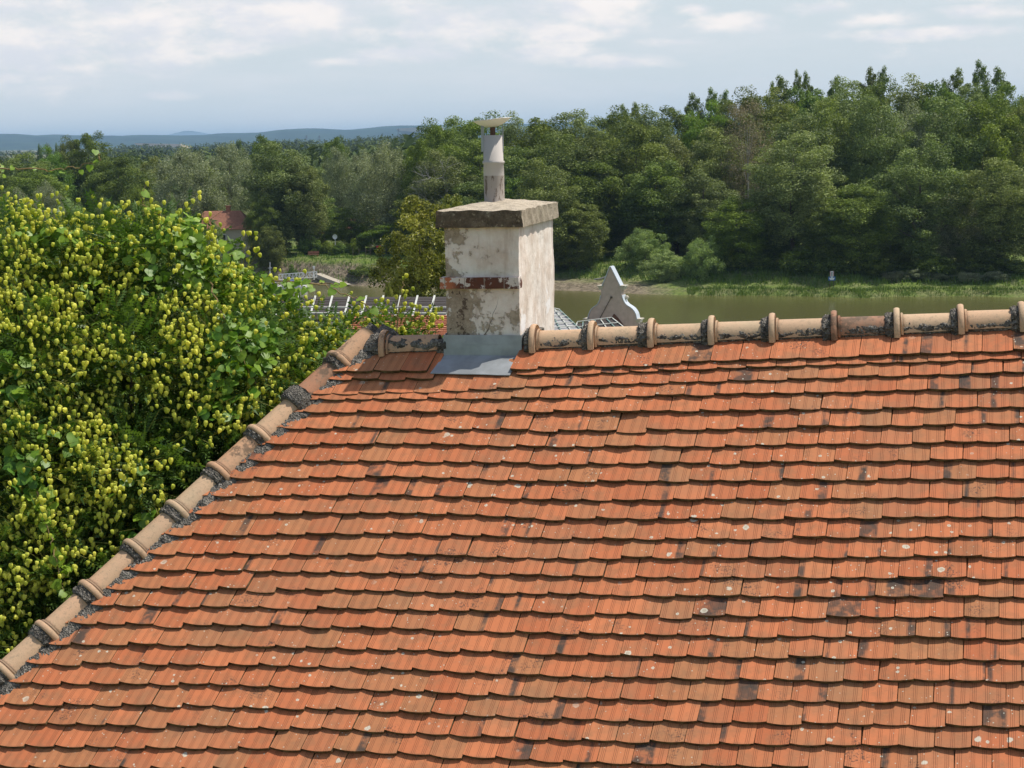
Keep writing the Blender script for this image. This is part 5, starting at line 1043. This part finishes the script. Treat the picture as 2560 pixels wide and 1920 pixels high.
# pinnate leaves
def leaflet_leaf(L=.16, n=6):
    V = []; F = []
    for i in range(n):
        f = (i + .6) / n; y = L * f
        for s in (-1, 1):
            l_ = .046 * (1 - .35 * f); wd = .0095; dx = s * l_; z_ = -.012; b = len(V); dy = .45 * l_
            V += [(0.002 * s, y, 0), (dx * .5 + 0, y + dy * .5 - wd, -.004), (dx, y + dy, z_), (dx * .5, y + dy * .5 + wd, .002)]; F.append((b, b + 1, b + 2, b + 3) if s > 0 else (b, b + 3, b + 2, b + 1))
    b = len(V); V += [(-.008, L, 0), (0, L - .01, 0), (.008, L, 0), (0, L + .05, -.01)]; F.append((b, b + 1, b + 2, b + 3))
    b = len(V); V += [(-.0012, -.03, 0), (.0012, -.03, 0), (.0012, L, 0), (-.0012, L, 0)]; F.append((b, b + 1, b + 2, b + 3))
    return np.array(V), np.array(F)
def frames(d, n, spread=.6, grav=.25):
    y = unit(d + rng.normal(size=(n, 3)) * spread - np.array([0, 0, grav])); z = unit(np.cross(unit(np.cross(y, np.array([0, 0, 1.]))), y) * 1.0 + rng.normal(size=(n, 3)) * .45); x = unit(np.cross(y, z)); z = np.cross(x, y); return np.stack([x, y, z], 1)
def scatter(name, Vp, Fp, pos, fr, sc, matn, parent, T, droop=0):
    n = len(pos); V = (Vp[None] * sc[:, None, None]) @ fr + pos[:, None]
    F = (Fp[None] + (np.arange(n) * len(Vp))[:, None, None]).reshape(-1, Fp.shape[1]); C = np.repeat(np.stack([T, T, T, np.ones(n)], -1), len(Fp), 0)
    C[:, 0] = np.clip(C[:, 0] + rng.normal(0, .1, len(C)), 0, 1)
    o = npmesh(name, V.reshape(-1, 3) - np.array(parent.location), F, MATS[matn], parent, colors=C); return o
Vp, Fp = leaflet_leaf(); p1, d1 = shell(12500, .6, 1.03); p2, d2 = shell(3000, .2, 1.0, False); p = np.concatenate([p1, p2]); d = np.concatenate([d1, d2])
scatter('foliage', Vp, Fp, p, frames(d, len(p)), rng.uniform(.7, 1.15, len(p)), 'rain_tree_leaf', rt_, rng.uniform(0, 1, len(p)))
# seed pods: inflated three-sided lanterns, wide at the top, pointed below
def pod_mesh():
    V = []; F = []; prof = [(.0, .0), (.75, -.02), (1.0, -.25), (.92, -.55), (.55, -.85), (.0, -1.12)]; n = 9
    for r_, z_ in prof[1:-1]:
        for k in range(n): a = 2 * math.pi * k / n; q = r_ * (1 + .17 * math.cos(3 * a)); V.append((q * .5 * math.cos(a), q * .5 * math.sin(a), z_))
    t0 = len(V); V += [(0, 0, -.04), (0, 0, -1.12)]
    for i in range(3):
        for k in range(n): F.append((i * n + k, (i + 1) * n + k, (i + 1) * n + (k + 1) % n, i * n + (k + 1) % n))
    for k in range(0, n): F.append((t0, k, (k + 1) % n, t0)); F.append((t0 + 1, 3 * n + (k + 1) % n, 3 * n + k, t0 + 1))
    return V, F
PV, PF = pod_mesh(); PFt = [tuple(dict.fromkeys(f)) for f in PF]
pods = []; stalks = MB()
ps, dsn = shell(6200, .93, 1.10)
view = unit(EYE - ps); face = (dsn * view).sum(1) > -.1; ps, dsn = ps[face], dsn[face]
kp = np.sin(ps[:, 0] * 5.3 + 1.7 * np.sin(ps[:, 2] * 4.1)) * np.sin(ps[:, 2] * 3.1 + ps[:, 0] * 1.7) + rng.normal(0, .35, len(ps)) > -.45; ps, dsn = ps[kp], dsn[kp]
extra = [(u, v, z) for u, v, z in [(4, 470, 12.4), (22, 486, 12.4), (37, 493, 12.4), (70, 518, 12.3), (97, 492, 12.5), (93, 535, 12.3), (136, 528, 12.3), (142, 540, 12.3), (184, 545, 12.3), (367, 459, 12.4), (360, 481, 12.4), (357, 499, 12.4), (343, 509, 12.4), (278, 532, 12.4), (290, 534, 12.4), (299, 541, 12.4), (312, 542, 12.4), (322, 543, 12.4), (333, 545, 12.4), (443, 533, 12.5), (497, 540, 12.5), (525, 535, 12.5), (513, 552, 12.5), (530, 571, 12.5), (608, 583, 12.6), (620, 583, 12.6), (625, 584, 12.6), (641, 584, 12.6), (1008, 697, 12.6), (1015, 690, 12.6), (990, 742, 12.6), (1018, 730, 12.6), (957, 750, 12.7), (970, 755, 12.7), (1012, 760, 12.7), (1028, 762, 12.7), (1034, 765, 12.7), (1050, 768, 12.7), (1081, 800, 12.8), (1057, 796, 12.8), (1060, 812, 12.8), (1040, 815, 12.8)]]
for p, d in zip(ps, dsn):
    m_ = random.choice([2, 3, 4, 4, 5, 6]); ax = unit(d * .5 + np.array([random.uniform(-1, 1), random.uniform(-.6, .3), random.uniform(-.1, .5)])); Ls = random.uniform(.10, .30); root = p - d * .12
    stalks.tube([root, p + ax * Ls * .5, p + ax * Ls + [0, 0, -.02]], [.0028, .002, .0012], 3, cap=False)
    for k in range(m_):
        f = random.uniform(.2, 1); q = p + ax * Ls * f + rng.normal(0, .03, 3); q[2] -= .012; pods.append((q, random.uniform(.8, 1.15)))
ok = above_roof(np.array([q for q, s in pods])); pods = [a for a, b in zip(pods, ok) if b]
for u, v, z in extra:
    q = P(u, v - 6, z); pods.append((q, 1.05)); r_ = q + np.array([random.uniform(-.12, .02), .2, -random.uniform(.2, .35)]); stalks.tube([r_, (r_ + q) / 2 + [0, 0, .05], q], [.0026, .0018, .001], 3, cap=False)
def pod_at(q, s):
    a = random.uniform(0, 6.28); tl_ = rng.normal(0, .22, 2); M = Matrix.Rotation(a, 4, 'Z') @ Matrix.Rotation(tl_[0], 4, 'X') @ Matrix.Rotation(tl_[1], 4, 'Y'); w_ = random.uniform(.021, .029) * s; h_ = random.uniform(.028, .037) * s
    return Matrix.Translation(Vector(q)) @ M @ Matrix.Diagonal((w_, w_, h_, 1))
order = sorted(range(len(pods)), key=lambda i: np.linalg.norm(pods[i][0] - EYE) / pods[i][1] if proj(pods[i][0])[1] > 0 and -10 < proj(pods[i][0])[0] < 1100 else 1e9); near = set(order[:100])
pm = bpy.data.meshes.new('seed_pod'); pm.from_pydata(PV, [], PFt); pm.materials.append(MATS['pod_skin']); ca = pm.color_attributes.new('tint', 'FLOAT_COLOR', 'CORNER'); ca.data.foreach_set('color', [.6] * (4 * len(pm.loops)))
pm.polygons.foreach_set('use_smooth', [False] * len(pm.polygons))
BV = []; BF = []; BC = []; pv = np.array(PV)
PF4 = [f if len(f) == 4 else f for f in PFt]
for i, (q, s) in enumerate(pods):
    M = pod_at(q, s)
    if i in near:
        o = bpy.data.objects.new('seed_pod', pm); COL.objects.link(o); o.parent = rt_; o.matrix_local = Matrix.Translation(-Vector(rl)) @ M
    else:
        m = np.array(M); vv = pv @ m[:3, :3].T + m[:3, 3] - rl; b = len(BV); BV += [tuple(x) for x in vv]; c_ = min(1, max(0, random.gauss(.55, .3)))
        for f in PFt: BF.append(tuple(b + k for k in f)); BC += [(c_, c_, c_, 1)] * len(f)
pme = bpy.data.meshes.new('seed_pods'); pme.from_pydata(BV, [], BF); pme.materials.append(MATS['pod_skin']); ca = pme.color_attributes.new('tint', 'FLOAT_COLOR', 'CORNER'); ca.data.foreach_set('color', np.array(BC, np.float32).ravel())
o = bpy.data.objects.new('seed_pods', pme); COL.objects.link(o); o.parent = rt_; o['kind'] = 'stuff'
stalks.build('pod_stalks', MATS['pod_stalk'], rt_); tag(rt_, 'golden rain tree hung with yellow-green lantern pods behind the hip of the roof', 'tree'); print('pods', len(pods))
# climbing vine with heart-shaped leaves
def heart_leaf(L=.085):
    out = [(0, 0), (.16, -.12), (.38, -.10), (.52, .12), (.50, .38), (.33, .68), (.13, .90), (0, 1.02)]; V = [(0, 0, 0), (0, .35, .0), (0, .7, -.02), (0, 1.02, -.10)]; F = []
    for s in (-1, 1):
        b = len(V); V += [(s * x, y, .10 * abs(x) + (-.10 * (abs(x) > .45)) - .10 * y * y) for x, y in out[1:-1]]
        fs = [(0, b, b + 1, b + 2), (0, b + 2, b + 3, 1), (1, b + 3, b + 4, 2), (2, b + 4, b + 5, 3)]; F += fs if s > 0 else [f[::-1] for f in fs]
    V = np.array(V) * L; return V, np.array(F)
def surf(u, v, off=.05):                               # front surface of the shrub along a sight line
    d = P(u, v, 1) - EYE; d /= np.linalg.norm(d); oc = EYE - lc; b = oc @ d; c_ = (oc * oc).sum(1) - (lr * 1.0) ** 2; disc = b * b - c_; tt = np.where(disc > 0, -b - np.sqrt(np.maximum(disc, 0)), 1e9); t_ = tt.min()
    if t_ > 1e8: t_ = (lc - EYE) @ d; t_ = t_[np.argmin(np.abs(np.linalg.norm(lc - EYE, axis=1) - 12.4))]
    return EYE + d * (t_ - off)
VV, VF = heart_leaf()
def vine(label, patches, strands, seed, sx_=1.0):
    global rng
    rng = np.random.default_rng(seed); pos = []; nrm = []; T = []; st_ = MB()
    for (u, v, ru, rv, n, t0) in patches:
        for _ in range(n):
            a = rng.uniform(0, 6.28); r_ = math.sqrt(rng.random()); q = surf(u + ru * r_ * math.cos(a), v + rv * r_ * math.sin(a), rng.uniform(.0, .12))
            if above_roof(q[None])[0]: pos.append(q); T.append(np.clip(rng.normal(t0, .22), 0, 1))
    for pl, n, t0 in strands:
        w_ = [surf(u, v, .10) if z is None else P(u, v, z) for u, v, z in pl]; fine = []
        for a, b in zip(w_[:-1], w_[1:]): fine += [a + (b - a) * k / 6 + rng.normal(0, .006, 3) for k in range(6)]
        fine.append(w_[-1]); st_.tube(fine, list(np.linspace(.0055, .002, len(fine))), 5)
        for k in range(n): f = (k + .5) / n * (len(fine) - 1); i_ = int(f); q = fine[i_] + (fine[min(i_ + 1, len(fine) - 1)] - fine[i_]) * (f - i_) + rng.normal(0, .016, 3); pos.append(q); T.append(np.clip(rng.normal(t0, .15), 0, 1))
    pos = np.array(pos); n = len(pos); e = empty('climbing_vine', pos.mean(0)); zt = unit(np.array([.1, -.55, .75]) + rng.normal(size=(n, 3)) * .42); yt = unit(np.cross(zt, unit(rng.normal(size=(n, 3)) * .6 + np.array([1, 0, 0])))); yt = np.where(yt[:, 2:3] > 0, -yt, yt); xt = np.cross(yt, zt); fr__ = np.stack([xt, yt, zt], 1)
    scatter('leaves', VV, VF, pos, fr__, rng.uniform(.45, .88, n) * sx_, 'vine_leaf', e, np.array(T))
    if st_.n: st_.build('stem', MATS['vine_stem'], e)
    tag(e, label, 'vine', 'vines climbing over the golden rain tree')
vine('glossy vine spilling down the middle of the shrub from its highest mound', [(450, 570, 58, 38, 75, .6), (520, 640, 80, 50, 40, .45), (560, 700, 110, 50, 90, .65), (640, 760, 90, 60, 60, .4), (610, 860, 90, 80, 120, .35), (580, 960, 60, 60, 55, .3), (560, 1010, 70, 40, 45, .3), (350, 620, 60, 40, 16, .5), (200, 590, 80, 25, 26, .6), (90, 580, 60, 25, 14, .6), (400, 700, 60, 60, 14, .4), (230, 720, 30, 30, 8, .6)],
     [([(520, 700, None), (560, 790, None), (600, 880, None), (640, 960, None)], 8, .5), ([(398, 535, 12.2), (380, 522, 12.2), (362, 514, 12.25), (352, 508, 12.3)], 3, .6), ([(358, 508, 12.3), (356, 485, 12.3), (366, 460, 12.3)], 2, .6)], 41)
vine('vine shoots trailing right along the top of the shrub towards the chimney', [(740, 712, 50, 14, 14, .55), (700, 740, 60, 40, 24, .4), (820, 850, 70, 40, 14, .35)], [([(690, 700, 12.4), (800, 712, 12.3), (878, 738, 12.3), (925, 770, 12.35), (985, 790, 12.4), (1050, 797, 12.5)], 9, .6), ([(770, 712, 12.4), (820, 709, 12.4), (850, 716, 12.35)], 4, .75), ([(990, 850, 12.5), (995, 790, 12.5), (1005, 730, 12.5), (1012, 698, 12.6)], 0, .6)], 42, .85)
vine('bright young vine shoot hanging down near the lower left of the shrub', [(100, 1235, 42, 22, 22, .95), (105, 1265, 40, 20, 12, .85)], [([(95, 1230, None), (118, 1320, None), (140, 1400, None), (155, 1470, None), (178, 1515, None)], 22, .75)], 43, 1.1)
vine('large dark vine leaves in shade at the left edge', [(30, 1010, 45, 50, 26, .15), (60, 1170, 60, 60, 26, .1), (20, 900, 40, 50, 12, .2), (330, 1250, 60, 100, 12, .2), (160, 1080, 60, 60, 8, .2)], [], 44, 1.35)
vine('single vine tendril with small leaves reaching in from the left above the shrub', [], [([(-60, 428, 10.6), (0, 422, 10.6), (70, 423, 10.6), (130, 424, 10.6), (190, 416, 10.6), (240, 407, 10.6)], 8, .75), ([(248, 400, 10.6), (245, 385, 10.6)], 2, .6), ([(-30, 450, 10.7), (0, 432, 10.7), (2, 405, 10.7)], 4, .6)], 46, .6)
